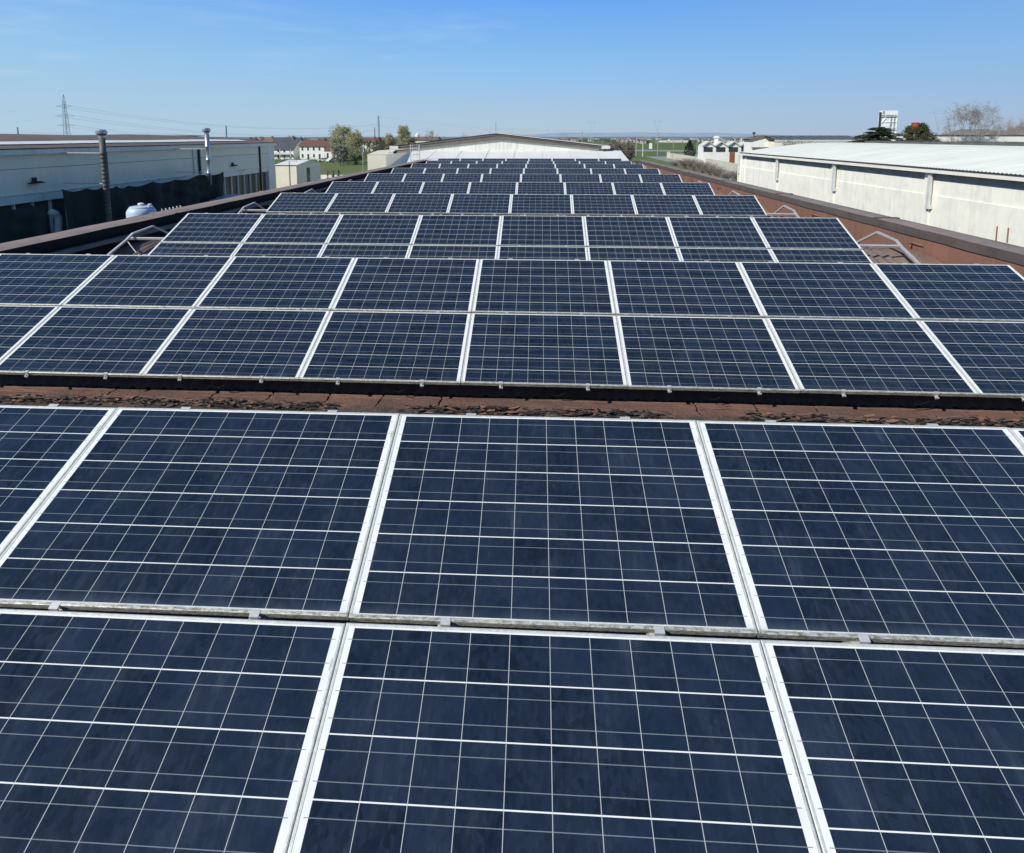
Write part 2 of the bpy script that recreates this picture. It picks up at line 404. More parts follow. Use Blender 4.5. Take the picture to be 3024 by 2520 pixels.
def tag(o, label=None, cat=None, group=None, kind=None):
    if label: o['label'] = label
    if cat: o['category'] = cat
    if group: o['group'] = group
    if kind: o['kind'] = kind
    return o
def empty(name, loc=(0,0,0), label=None, cat=None, group=None, rot=(0,0,0)):
    o = bpy.data.objects.new(name, None); col.objects.link(o); o.location = loc; o.rotation_euler = rot
    o.empty_display_size = .2
    return tag(o, label, cat, group)
def put(me, name, parent, loc=(0,0,0), rot=(0,0,0)):
    o = bpy.data.objects.new(name, me); col.objects.link(o); o.parent = parent; o.location = loc; o.rotation_euler = rot
    return o
ORD = 'zeroth first second third fourth fifth sixth seventh eighth ninth tenth'.split()

# ------------------------------------------------------------------ solar panels
PW, PH_, T0 = 1.67, 1.0, .4439
W_, L_, TH = 1.666, .982, .04
# panel mesh: origin at the upper left corner of the top face, x along the row, -y down the slope
def frame_mesh():
    b = MB(); lip = .0115
    # four mitred bars with a lip, outer web and a small step
    o = [(0,0),(W_,0),(W_,-L_),(0,-L_)]; q = [(lip,-lip),(W_-lip,-lip),(W_-lip,-L_+lip),(lip,-L_+lip)]
    g = .0015; e = .0036
    oi = [(e,-e),(W_-e,-e),(W_-e,-L_+e),(e,-L_+e)]
    for k in range(4):
        j = (k+1) % 4
        P = lambda a, z: (a[0], a[1], z)
        b.face([P(oi[k], 0), P(q[k], 0), P(q[j], 0), P(oi[j], 0)][::-1])           # lip top
        b.face([P(o[k], -.0022), P(oi[k], 0), P(oi[j], 0), P(o[j], -.0022)][::-1])          # rounded edge
        b.face([P(q[k], 0), P(q[k], -.006), P(q[j], -.006), P(q[j], 0)][::-1])      # lip inside
        b.face([P(o[k], -.0022), P(o[j], -.0022), P(o[j], -.014), P(o[k], -.014)][::-1])    # web
        d = .0015
        s_ = [(d,-d),(W_-d,-d),(W_-d,-L_+d),(d,-L_+d)]
        b.face([P(o[k], -.014), P(o[j], -.014), P(s_[j], -.0155), P(s_[k], -.0155)][::-1])
        b.face([P(s_[k], -.0155), P(s_[j], -.0155), P(s_[j], -TH), P(s_[k], -TH)][::-1])
        r = .03; q2 = [(r,-r),(W_-r,-r),(W_-r,-L_+r),(r,-L_+r)]
        b.face([P(s_[k], -TH), P(s_[j], -TH), P(q2[j], -TH), P(q2[k], -TH)][::-1])
    me = b.mesh('frame'); me.materials.append(M['frame']); return me
def lam_mesh():
    z = -.0015; x0, x1, y0, y1 = .006, W_-.006, -.006, -L_+.006
    me = bpy.data.meshes.new('cell_sheet')
    me.from_pydata([(x0,y1,z),(x1,y1,z),(x1,y0,z),(x0,y0,z),(x0,y1,z-.006),(x1,y1,z-.006),(x1,y0,z-.006),(x0,y0,z-.006)], [], [(0,1,2,3),(7,6,5,4)])
    uv = me.uv_layers.new(name='UVMap')
    for p in me.polygons:
        for li in p.loop_indices:
            v = me.vertices[me.loops[li].vertex_index].co
            uv.data[li].uv = (v.x, v.y+L_)
    me.materials.append(M['cells']); return me
FM, LM = frame_mesh(), lam_mesh()
def plate():                              # dark earthing slot stamped in the side bar
    b = MB()
    pts = []
    for k in range(13):
        t = -math.pi/2+math.pi*k/6 if k < 7 else math.pi/2+math.pi*(k-7)/5
    def oval(cx, cy, rx, ry):
        return [(cx+rx*math.cos(2*math.pi*i/14), cy+ry*math.sin(2*math.pi*i/14)*1.0, -.0009) for i in range(14)]
    b.face(oval(W_-.0165, -.135, .0035, .022))
    me = b.mesh('rating_sticker'); me.materials.append(M['galv']); return me
SM = plate()
Y1, Z1, D, X0 = 2.9049, H-1.6115, 4.0024, -7.4677
tw = {1:(-.0056,-.0338,.0372,.4235,.0068), 2:(-.0006,.0014,.0046,.4461,-.0005), 3:(.0099,-.0574,-.0006,.467,-.0038), 4:(-.0032,.0436,-.0034,.4465,-.007),
      5:(-.0129,-.0084,-.0026,.4439,-.0013), 6:(-.0115,.0121,.0101,.4439,0), 7:(-.0152,.0558,.0118,.4439,0), 8:(-.0059,.1063,.0268,.4439,0), 9:(.0004,.0931,.0059,.4439,0), 10:(-.0131,.071,.0067,.4439,0)}
def arr_frame(k):
    dX, dY, dZ, T, yw = tw[k]
    c = Vector((X0+PW*4+dX, Y1+(k-1)*D+dY, Z1+dZ))
    return Matrix.Translation(c) @ Matrix.Rotation(yw, 4, 'Z') @ Matrix.Rotation(T, 4, 'X')
def add_panel(k, row, i, label):
    Mx = arr_frame(k) @ Matrix.Translation((PW*(i-4)+.002, -row*PH_-.003, 0))
    rr = random.Random(k*100+row*10+i)
    Mx = Mx @ Matrix.Rotation(rr.uniform(-.0016, .0016), 4, 'Z') @ Matrix.Rotation(rr.uniform(-.002, .002), 4, 'X') @ Matrix.Translation((0, 0, rr.uniform(-.0015, .0015)))
    o = empty('solar_panel', (0,0,0), label, 'solar panel', 'solar panels mounted on the factory roof')
    o.matrix_world = Mx
    put(FM, 'frame', o); put(LM, 'cell_sheet', o)
    if k <= 3: put(SM, 'rating_sticker', o)
    return o
for k in range(1, 11):
    nm = 'array' if k == 1 else 'array'
    if k == 1:
        for row, vis in ((0, (2,3,4,5,6)), (1, (3,4,5))):
            rn = ('upper', 'lower')[row]
            for i in range(1, 8):
                if i in vis:
                    j = vis.index(i)+1
                    add_panel(1, row, i, f'large {ORD[j]} visible solar panel from the left, {rn} row of the nearest array')
                elif i == vis[0]-1 or i == vis[-1]+1:
                    sd = 'left' if i < vis[0] else 'right'
                    add_panel(1, row, i, f'solar panel just beyond the {sd} edge of the photo, {rn} row of nearest array')
    else:
        rows = (0, 1) if k <= 3 else (0,)
        for row in rows:
            for i in range(8):
                if k <= 3: lb = f'{ORD[i+1]} solar panel from the left, {("upper","lower")[row]} row of the {ORD[k]} array from the front'
                else: lb = f'{ORD[i+1]} solar panel from the left in the {ORD[k]} array from the front'
                add_panel(k, row, i, lb)

# mounting racks --------------------------------------------------------
def clamp_mesh():
    b = MB()
    b.box((-.020,-.012,.0005), (.020,.010,.0030)); b.box((-.020,-.014,-.030), (.020,-.011,.0030))
    b.box((-.018,-.034,-.038), (.018,-.011,-.034)); b.box((-.018,-.036,-.050), (.018,-.033,-.034))
    b.tube([(0,-.024,-.034),(0,-.024,-.02)], .0075, 6); b.tube([(0,-.024,-.02),(0,-.024,-.012)], .004, 6)
    b.tube([(0,-.024,-.038),(0,-.024,-.066)], .006, 6)
    me = b.mesh('clamp'); me.materials.append(M['galv']); return me
CM = clamp_mesh()
def top_clip():
    b = MB(); b.box((-.028,-.011,.0006), (.028,.008,.0036)); b.box((-.028,.005,-.03), (.028,.008,.0036)); me = b.mesh('clamp'); me.materials.append(M['galv']); return me
CT = top_clip()
def beam_mesh():
    b = MB(); b.box((-.036,-1.925,-.12), (.036,.02,-.042))
    me = b.mesh('sloped_beam'); me.materials.append(M['galv']); return me
BM = beam_mesh()
for k in range(1, 11):
    A = arr_frame(k)
    o = empty('mounting_rack', (0,0,0), f'galvanised steel mounting rack with end frames under the {ORD[k]} solar array from the front', 'mounting rack', 'steel racks carrying the solar arrays')
    o.matrix_world = A
    inv = A.inverted()
    cols = range(1, 8) if k == 1 else range(8)
    if k <= 4:
        for i in cols:
            for fr in (.245, .765):
                x = PW*(i-4)+fr*PW
                put(BM, 'sloped_beam', o, (x, 0, 0))
                put(CT, 'clamp', o, (x, 0, 0))
                put(CM, 'clamp', o, (x, -PH_+.016, -.001))
                put(CM, 'clamp', o, (x, -PH_-L_+.008, 0))
    xl, xr = -PW*4, PW*4
    for y, ex in ((-.72, .80), (-1.65, .0)):
        b = MB(); b.bar((xl-ex-.06, y, -.135), (xr+ex+.06, y, -.135), .038, .042)
        b.build('purlin', M['galv'], o)
    yk = A.translation.y; zk = A.translation.z
    for sgn, xe in ((-1, X0-.78), (1, X0+PW*8+.82)):
        pts = [(-2.25, -1.08), (-.72, -.44), (-.55, -.345), (.02, -.29), (.62, -.60), (.95, -.86)]
        b = MB()
        for (y0, z0), (y1, z1) in zip(pts, pts[1:]):
            b.bar(inv @ Vector((xe, yk+y0, zk+z0)), inv @ Vector((xe, yk+y1, zk+z1)), .042, .034)
        b.build('end_frame', M['galv'], o)
    if k <= 3:                                             # cables that sag under the lower edge
        b = MB()
        rr = random.Random(k)
        for i in cols:
            if rr.random() < .75:
                x = PW*(i-4)+rr.uniform(.5, 1.0); w = rr.uniform(.3, .45); y = -PH_-L_+.06
                b.tube([(x+w*t, y-.02*math.sin(t*3), -.06-.14*math.sin(math.pi*t)*(1+.3*math.sin(5*t))) for t in [j/8 for j in range(9)]], .004, 5)
        b.build('sagging_cable', M['cable'], o)

# ------------------------------------------------------------------ factory building under the arrays
fb = empty('factory_building', (0,0,0), 'brown factory building whose vaulted roof and parapets carry the solar arrays', 'building')
ZV, ZC = H-2.75, H-2.25
XL, XR = -8.77, 7.57
def varc(t):                                               # vault profile across the bay
    return -1.52+3.24*t, ZV+(ZC-ZV)*math.sin(math.pi*t)**.8
def corr():
    b = MB(); x0, x1 = -8.35, 6.75; nu = int((x1-x0)/.177*8)
    def fn(u, v):
        x = x0+(x1-x0)*u; y, z = varc(v); return (x, y, z+.024*math.cos(2*math.pi*(x-x0)/.177))
    b.grid(fn, nu, 22); me = b.mesh('corrugated_vault', True); me.materials.append(M['vault']); return me
VM = corr()
def lap():
    b = MB(); x0, x1 = -8.35, 6.75; nu = int((x1-x0)/.177*8)
    def fn(u, v):
        x = x0+(x1-x0)*u; y, z = varc(.50+.012*v); return (x, y, z+.024*math.cos(2*math.pi*(x-x0)/.177)+.010+.02*math.sin(math.pi*v))
    b.grid(fn, nu, 3); me = b.mesh('sheet_lap_shadow', True); me.materials.append(M['black_felt_and_shade']); return me  # shadow line of the sheet lap, painted as a raised black strip
VL = lap()
def edge_mesh(x0, x1):
    b = MB()
    b.grid(lambda u, v: (x0+(x1-x0)*u, varc(v)[0], varc(v)[1]-.035+(.05*math.sin(math.pi*u) if x0 > 0 else 0)), 6, 22)
    me = b.mesh('vault_edge', True); me.materials.append(M['vault_smooth']); return me
EL, ER = edge_mesh(XL, -8.30), edge_mesh(6.70, XR)
for k in range(-1, 11):
    y = Y1+(k-1)*D
    put(VM, 'corrugated_vault', fb, (0, y, 0)); put(VL, 'sheet_lap_shadow', fb, (0, y, 0)); put(EL, 'vault_edge', fb, (0, y, 0)); put(ER, 'vault_edge', fb, (0, y, 0))
    if k != 2:
        b = MB(); b.box((XL, y-2.32, ZV-.3), (XR, y-1.46, ZV)); b.build('valley_beam', M['bitumen'], fb)
# the valley between the first two arrays, seen close: cracked, lifted bitumen felt
def valley():
    yb = Y1+D
    y0, y1, n1 = yb-2.0, yb-1.42, 118
    x0, x1 = XL, XR; n0 = 2300
    top = MB()
    sm = lambda t: max(0.0, min(1.0, t))**2*(3-2*max(0.0, min(1.0, t)))
    tear = lambda x: yb-1.765+.045*noise.noise(Vector((x*1.3, 0, 3)))+.022*noise.noise(Vector((x*5.3, 1, 3)))+.008*noise.noise(Vector((x*17, 1, 3)))
    def fn(u, v):
        x = x0+(x1-x0)*u; y = y0+(y1-y0)*v
        h = .010*noise.noise(Vector((x*2.2, y*3, 0)))+.006*noise.noise(Vector((x*7, y*6, 4)))
        d = y-tear(x)
        wd = .010+.030*max(0, noise.noise(Vector((x*2.1, 5, 1)))+.3)
        on = sm(noise.noise(Vector((x*.9, 7, 1)))*3+1.1)
        h += on*.028*sm(d/.012)*(1-sm((d-.012)/.07))*(1+.8*noise.noise(Vector((x*6, y*6, 7))))      # lifted lip
        h -= on*.050*(1-sm(abs(d+wd*.5)/(wd*.9+.006)))                                                # the open tear
        h -= on*.014*sm((-d-wd)/.02)
        for k, (cy_, a, fq, gt) in enumerate(((yb-1.565, .022, 1.0, -.2), (yb-1.64, .03, 1.7, .12), (yb-1.60, .03, 2.3, .2))):
            c2 = cy_+a*noise.noise(Vector((x*fq, 9+k, 3)))+.010*noise.noise(Vector((x*9, 4+k, 3)))
            m_ = sm((noise.noise(Vector((x*.8, 2+k*3, 2)))-gt)*5)
            h -= m_*.026*(1-sm(abs(y-c2)/.015)); h += m_*.008*sm((y-c2)/.01)*(1-sm((y-c2)/.05))
        q = noise.cell_vector(Vector((math.floor(x*1.6), 0, 0)))
        cx = (math.floor(x*1.6)+.5+.3*(q.x-.5))/1.6+.03*noise.noise(Vector((y*11, q.y*50, 0)))+.012*noise.noise(Vector((y*40, q.y*50, 0)))
        if q.z > .3 and d > -.02: h -= .020*(1-sm(abs(x-cx)/.014))*sm((y-yb+1.95)*3)
        h += .003*noise.fractal(Vector((x*25, y*25, 0)), .8, 2, 2)
        return (x, y, ZV+h)
    top.grid(fn, n0, n1)
    fl = MB(); fd = MB(); fr = MB(); r = random.Random(4)
    for i_ in range(1900):                                     # curled scraps of felt along the tear
        x = r.uniform(XL+.05, XR-.05)
        if noise.noise(Vector((x*.9, 7, 1)))*3+1.1+r.uniform(-.4, .4) < .35: continue
        off = r.random()**1.3*.13
        y = tear(x)+.012-off; a0 = r.uniform(0, 6.28); rx, ry = r.uniform(.015, .085)*r.uniform(.5, 1.2), r.uniform(.006, .020)
        c = Vector((x, y, ZV+r.uniform(-.004, .030))); tx, ty = r.uniform(-.5, .5), r.uniform(-.25, .25); n_ = r.randint(5, 7)
        pts = []
        for k in range(n_):
            t = a0+2*math.pi*k/n_; q = r.uniform(.55, 1.2); dx, dy = rx*q*math.cos(t), ry*q*math.sin(t)
            pts.append(c+Vector((dx, dy, dy*tx+dx*ty+.006*r.uniform(-1, 1))))
        r.choice((fl, fl, fd, fd, fr)).face(pts)
    tag(fr.build('torn_felt', M['terracotta'], fb), kind='stuff')
    tag(fl.build('torn_felt', M['felt_grey'], fb), kind='stuff'); tag(fd.build('torn_felt', M['felt_black'], fb), kind='stuff')
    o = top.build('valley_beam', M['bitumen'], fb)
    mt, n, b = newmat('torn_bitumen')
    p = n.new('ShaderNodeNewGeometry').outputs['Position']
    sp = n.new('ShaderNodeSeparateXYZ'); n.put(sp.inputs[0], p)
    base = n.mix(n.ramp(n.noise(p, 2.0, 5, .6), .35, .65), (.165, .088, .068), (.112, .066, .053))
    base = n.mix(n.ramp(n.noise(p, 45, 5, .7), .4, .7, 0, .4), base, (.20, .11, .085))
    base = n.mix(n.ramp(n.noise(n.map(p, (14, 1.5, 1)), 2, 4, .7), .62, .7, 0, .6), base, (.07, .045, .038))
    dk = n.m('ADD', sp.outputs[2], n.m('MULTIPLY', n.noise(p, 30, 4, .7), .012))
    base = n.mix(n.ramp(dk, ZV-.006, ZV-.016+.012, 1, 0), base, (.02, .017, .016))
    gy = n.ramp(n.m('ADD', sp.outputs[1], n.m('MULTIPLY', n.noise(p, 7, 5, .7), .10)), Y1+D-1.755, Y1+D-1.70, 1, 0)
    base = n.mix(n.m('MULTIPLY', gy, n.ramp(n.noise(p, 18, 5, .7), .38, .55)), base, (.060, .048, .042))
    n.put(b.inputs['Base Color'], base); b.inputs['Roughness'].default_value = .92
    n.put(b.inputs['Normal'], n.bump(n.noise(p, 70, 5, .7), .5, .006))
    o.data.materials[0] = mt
    b = MB(); b.box((XL, y0, ZV-.4), (XR, y1, ZV-.08)); b.build('valley_base', M['black_felt_and_shade'], fb)
valley()
YN, YF = -8.0, 41.6
for nme, xi, xo, zt in (('left', XL, XL-.65, H-1.85), ('right', XR, XR+.50, H-1.85)):
    s = -1 if nme == 'left' else 1
    wallm = M['black_felt_and_shade'] if s < 0 else M['terracotta']  # left wall is black: its shade is put into the colour
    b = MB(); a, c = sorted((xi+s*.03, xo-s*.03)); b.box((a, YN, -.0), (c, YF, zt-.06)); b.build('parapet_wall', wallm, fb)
    cm = M['coping'] if s < 0 else M['coping']
    b = MB()
    a, c = sorted((xi, xo))
    y = YN
    rr = random.Random(3+s)
    while y < YF:                                          # coping sheets lapped end to end
        y2 = min(y+5.1, YF); j = rr.uniform(-.008, .008)
        i0 = len(b.v); t = zt+j
        nseg = 12
        b.grid(lambda u, v: (a+(c-a)*v, y+(y2-y)*u, t+.010*noise.noise(Vector((y+(y2-y)*u, v*3, s)))+.018*math.sin(math.pi*v)), 14, 5)
        y = y2
    b.build('coping', cm, fb, True)
    b = MB(); xf = xi-s*.012
    b.grid(lambda u, v: (xf+(.012 if s > 0 else -.012)*v+.010*noise.noise(Vector((u*60, v, 2))), YN+(YF-YN)*u, zt-.17*v+.008*noise.noise(Vector((u*50, 5, 2)))), 160, 2)
    b.grid(lambda u, v: (xo+s*.005, YN+(YF-YN)*u, zt-.15*v), 4, 1)
    b.build('coping_fascia', M['coping_dark'] if s > 0 else M['black_felt_and_shade'], fb)  # left fascia black, shade painted into its colour
    b = MB()
    y = YN+5.1
    while y < YF:
        b.box((a-.004, y-.07, zt+.003), (c+.004, y+.05, zt+.022)); y += 5.1
    b.build('coping_joint', M['coping_dark'] if s > 0 else M['coping'], fb)
# vertical board joints of the right inner wall, thin dark line under the coping
b = MB(); y = YN+1
while y < YF: b.box((XR+.026, y, ZV-.3), (XR+.03, y+.012, H-2.03)); y += 1.35
b.build('wall_joint', M['rust'], fb)
# small conduits on the right inner wall beside every array
b = MB()
for k in range(1, 11):
    y = Y1+(k-1)*D-.1
    b.tube([(XR-.01, y, H-2.16), (XR-.03, y+.25, H-2.14), (XR-.01, y+.4, H-2.20)], .011, 5)
    b.tube([(6.2, y-.1, H-2.12), (6.9, y+.1, H-2.16), (XR-.01, y+.3, H-2.15)], .010, 5)
    b.tube([(XR-.02, y+.33, H-2.15), (XR-.05, y+.3, H-2.24)], .016, 5)
b.build('conduit', M['rust'], fb)
b = MB(); b.box((XL-.6, YF, 0), (XR+.45, YF+.4, H-1.9)); b.build('end_wall', M['coping_dark'], fb)
b = MB(); b.box((XL-.6, YN-.4, 0), (XR+.45, YN, H-2.6)); b.build('back_wall', M['coping_dark'], fb)
b = MB(); b.box((XL, YN, ZV-.6), (XR, YF, ZV-.45)); b.build('roof_slab', M['black_felt_and_shade'], fb)
# cable tray on the left wall
ct = empty('cable_tray', (XL+.10, 0, 0), 'long grey perforated cable tray along the shaded inside of the left parapet', 'cable tray')
b = MB(); b.box((-.06, 2, H-2.13), (.07, YF-.3, H-2.12)); b.box((-.062, 2, H-2.12), (-.058, YF-.3, H-2.06)); b.box((.068, 2, H-2.13), (.072, YF-.3, H-2.05)); b.build('tray', M['tray'], ct)
b = MB(); y = 2.5
while y < YF-1: b.box((-.13, y, H-2.2), (.06, y+.04, H-2.135)); y += 2.0
b.build('tray_bracket', M['galv'], ct)
b = MB(); b.tube([(-.02, 2+i*1.0, H-2.10+.006*math.sin(i)) for i in range(39)], .018, 6); b.build('cable_run', M['cable'], ct)
for i, (ya, lb) in enumerate(((9.7, 'pale cable sagging from the left end of the third array'), (13.9, 'pale cable sagging from the left end of the fourth array'))):
    b = MB(); b.tube([(-7.45-.95*t, ya+.75*t-.1*t*t, H-2.33+.0*t+.19*(t-.0)**1.6-.10*math.sin(math.pi*t)) for t in [j/14 for j in range(15)]], .010, 6)
    tag(b.build('hanging_cable', M['cable_white'], smooth=True), lb, 'cable', 'cables hanging left of the arrays')

# ------------------------------------------------------------------ ground and surroundings
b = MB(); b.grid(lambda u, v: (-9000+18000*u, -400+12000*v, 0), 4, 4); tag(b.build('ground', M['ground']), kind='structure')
b = MB(); b.face([(-75,-40,.004), (60,-40,.004), (60,62,.004), (-75,66,.004)]); tag(b.build('yard', M['yard']), kind='structure')
b = MB(); b.face([(-110,70,.008), (-12,64,.008), (-12,172,.008), (-110,185,.008)]); tag(b.build('lawn', M['grass']), kind='structure')
b = MB(); b.face([(8,62,.008), (62,62,.008), (62,215,.008), (8,215,.008)]); tag(b.build('verge', M['grass']), kind='structure')
def sheet(name, pts, z, mt):
    b = MB(); b.face([(p.x, p.y, z) for p in pts]); return tag(b.build(name, mt), kind='structure')
sheet('road', [atg(1905,463), atg(2010,462), atg(2185,500), atg(2185,560), atg(2060,498)], .016, M['asphalt'])
sheet('path', [atg(1780,446), atg(2080,449), atg(2200,446), atg(1900,443)], .02, M['asphalt'])
b = MB()
def hill(u, v):
    x = -2500+8500*u; y = 7600+900*v
    e = min(1, max(0, (x+600)/900))*min(1, max(.25, (4200-x)/1500))
    h = (58+14*noise.fractal(Vector((x*.0011, 0, 5)), 1, 2, 4)+4*noise.noise(Vector((x*.01, 1, 1))))*e+4
    return (x, y, h*math.sin(math.pi*min(1, v*.5+.0001)) if v < 1 else h)
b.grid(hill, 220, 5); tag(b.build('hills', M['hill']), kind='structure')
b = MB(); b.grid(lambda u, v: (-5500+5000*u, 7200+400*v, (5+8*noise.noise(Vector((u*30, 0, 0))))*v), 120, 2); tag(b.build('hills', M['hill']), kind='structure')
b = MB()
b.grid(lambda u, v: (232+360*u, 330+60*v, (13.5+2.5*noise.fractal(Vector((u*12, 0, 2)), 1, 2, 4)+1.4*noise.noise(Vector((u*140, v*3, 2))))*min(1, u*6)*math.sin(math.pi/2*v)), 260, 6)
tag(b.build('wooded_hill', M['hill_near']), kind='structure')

# left warehouse ---------------------------------------------------------
lw = empty('warehouse', (-30, 10, 0), 'long grey concrete warehouse on the left with brown roof and white skylight strips', 'warehouse')
def L(v): return (v[0]+30, v[1]-10, v[2])
def lbox(b, x0, x1, y0, y1, z0, z1): return b.box(L((x0,y0,z0)), L((x1,y1,z1)))
YE = 59.0; YS = 4.0
b = MB(); lbox(b, -56, -30.35, YS, YE-.3, 0, H-3.3); lbox(b, -44, -30.15, YS, YE-.12, H-3.3, H-.95)
b.build('inner_wall', M['profilit'], lw)
b = MB()
lbox(b, -30.12, -30, YS, YE, H-1.84, H-1.03); lbox(b, -30.12, -30, YS, YE, H-3.3, H-1.87); b.build('upper_wall', M['left_wall'], lw)
b = MB(); lbox(b, -30.3, -30.02, YS, YE, H-3.85, H-3.34); b.build('window_band', M['left_fascia'], lw)
b = MB(); lbox(b, -30.5, -29.93, YS, YE+.15, H-3.345, H-3.29); b.build('ledge', M['left_fascia'], lw)
b = MB(); lbox(b, -30.2, -29.72, YS, YE+.3, H-1.03, H-.72); b.build('fascia', M['left_fascia'], lw)
b = MB(); lbox(b, -30.2, -29.66, YS, YE+.33, H-.72, H-.665); b.build('gutter', M['dark_edge'], lw)
def lroof(u, v):
    x = -29.75-7.3*v-6*max(0, v-1); y = YS+(YE+.3-YS)*u
    z = H-.68+.84*math.sin(min(v, 1)*math.pi/2)**1.1+.035*math.sin(y*.55+v)*v
    if u > .86: z -= (u-.86)/.14*.10*v*3
    return L((x, y, z))
b = MB(); b.grid(lroof, 70, 12); b.build('roof', M['left_roof'], lw, True)
b = MB(); b.grid(lambda u, v: L((-37.0-9*v, YS+(YE-YS)*u, H+.12-.5*v)), 4, 3); b.build('roof', M['left_roof'], lw)
def strip(v0, v1, up):
    def fn(u, v):
        p = lroof(u*.93, v0+(v1-v0)*v); return (p[0], p[1], p[2]+up)
    return fn
b = MB(); b.grid(strip(.17, .30, .05), 60, 2); b.build('skylight_strip', M['skylight'], lw, True)
b = MB(); b.grid(strip(.93, 1.0, .13), 60, 2); b.build('skylight_strip', M['skylight'], lw, True)
b = MB()                                                   # fins between the channel glass bays, end pillar
y = 29.0
while y < YE-.4: lbox(b, -30.36, -30.2, y, y+.09, 0, H-3.85); y += 1.15
lbox(b, -30.4, -29.97, YE-1.3, YE, 0, H-1.0); b.build('window_fin', M['left_fascia'], lw)
b = MB(); lbox(b, -44, -30, YE, YE+.15, 0, H-.95); b.build('end_wall', M['left_wall'], lw)
for i, (px, wd, mm) in enumerate(((313, .22, 'dark_edge'), (590, .2, 'dark_edge'), (575, .16, 'left_fascia'), (769, .18, 'dark_edge'))):
    p = atx(px, 480, -29.9); b = MB(); lbox(b, -29.98, -29.86, p.y-wd/2, p.y+wd/2, H-3.28 if px < 700 else 1, H-1.03); b.build('downpipe', M[mm], lw)
for px, py in ((103, 537), (688, 488)):
    p = atx(px, py, -29.9); b = MB(); lbox(b, -30, -29.55, p.y-.14, p.y+.14, p.z-.05, p.z+.03); lbox(b, -29.9, -29.7, p.y-.45, p.y+.45, p.z-.10, p.z-.04); lbox(b, -29.98, -29.85, p.y-.1, p.y+.1, p.z, p.z+.25); b.build('floodlight', M['dark_edge'], lw)
for px in (118, 350, 415, 450, 525, 708):
    p = atx(px, 500, -29.9); b = MB(); b.bar(L((-29.95, p.y, H-3.05-.35)), L((-29.45, p.y+.3, H-2.95-.3)), .05); b.bar(L((-29.95, p.y, H-3.75)), L((-29.5, p.y+.25, H-3.3)), .04); b.build('awning_bracket', M['galv'], lw)
# flues
def flue(px, label, old, ztop, zbot, X=-27.0):
    p = atx(px, 470, X)
    o = empty('flue_pipe', (p.x, p.y, 0), label, 'flue', 'flues in front of the left warehouse')
    r = .172 if old else .17
    b = MB()
    prof = [(r, zbot)]
    z = zbot
    while z < ztop-1.5:
        prof += [(r, z+.20), (r*1.05, z+.21), (r*1.05, z+.23), (r, z+.24)] if old else [(r, z+1.0), (r*1.04, z+1.01), (r*1.04, z+1.05), (r, z+1.06)]
        z += .25 if old else 1.08
    prof += [(r, ztop-.45)]
    b.lathe((0,0,0), prof, 20); b.build('pipe', M['flue_old'] if old else M['steel_shiny'], o, True)
    b = MB(); b.lathe((0,0,0), [(r*1.02, ztop-.5), (r*1.05, ztop-.36), (r*1.75, ztop-.24), (r*1.8, ztop-.10), (r*1.45, ztop-.06), (r*1.4, ztop), (.02, ztop+.02)], 20); b.build('cowl', M['steel_shiny'], o)
    b = MB(); b.bar((-2.8, 0, H-1.0), (0, 0, H-1.0), .05); b.bar((-2.8, 0, H-2.9), (0, 0, H-2.9), .05); b.build('stay_bar', M['galv'], o)
flue(306, 'weathered ribbed grey flue pipe with a round cowl in front of the left warehouse', True, H+.42, 0)
flue(615, 'shiny smooth metal flue pipe with a round cowl nearer the warehouse far end', False, H+.68, H-4.0)
# green shade nets
def net(name, pts, zb, label, X=-27.7, seed=0):
    P = [atx(px, py, X) for px, py in pts]
    def top(y):
        for a, c in zip(P, P[1:]):
            if a.y <= y <= c.y:
                t = (y-a.y)/max(1e-6, c.y-a.y); return a.z+(c.z-a.z)*t-.18*math.sin(math.pi*t)
        return P[-1].z
    y0, y1 = P[0].y, P[-1].y
    def fn(u, v):
        y = y0+(y1-y0)*u; z = top(y); zz = z+(zb-z)*v
        x = X+.22*math.sin(y*1.7+seed)*v**.5+.12*math.sin(y*4.1+v*2)*v**.6+.2*noise.noise(Vector((y*.8, zz*.6, seed)))+.07*math.sin((zz+.25*(y-y0))*7)*math.exp(-((u-.7)/.2)**2)
        return (x, y-.5*v*(u > .97), zz)
    b = MB(); b.grid(fn, 110, 26)
    return tag(b.build(name, M['net'], smooth=True), label, 'shade net', 'dark green shade nets on the warehouse')
net('shade_net', [(180,558),(258,556),(312,548),(345,549),(380,549),(447,536),(512,531),(592,516),(660,507)], .1, 'large dark green shade net draped along the left warehouse wall', seed=1)
net('shade_net', [(-140,600),(-20,612),(20,614),(84,603),(135,598)], .1, 'smaller blackish shade net at the left edge below the concrete wall', X=-28.0, seed=4)
b = MB(); P = [atx(px, py, -28.6) for px, py in ((150,626),(164,632),(172,645),(173,690),(173,720))]
b.tube(P, .19, 12); tag(b.build('duct_elbow', M['left_fascia'], smooth=True), 'grey elbow duct between the two dark shade nets', 'duct')
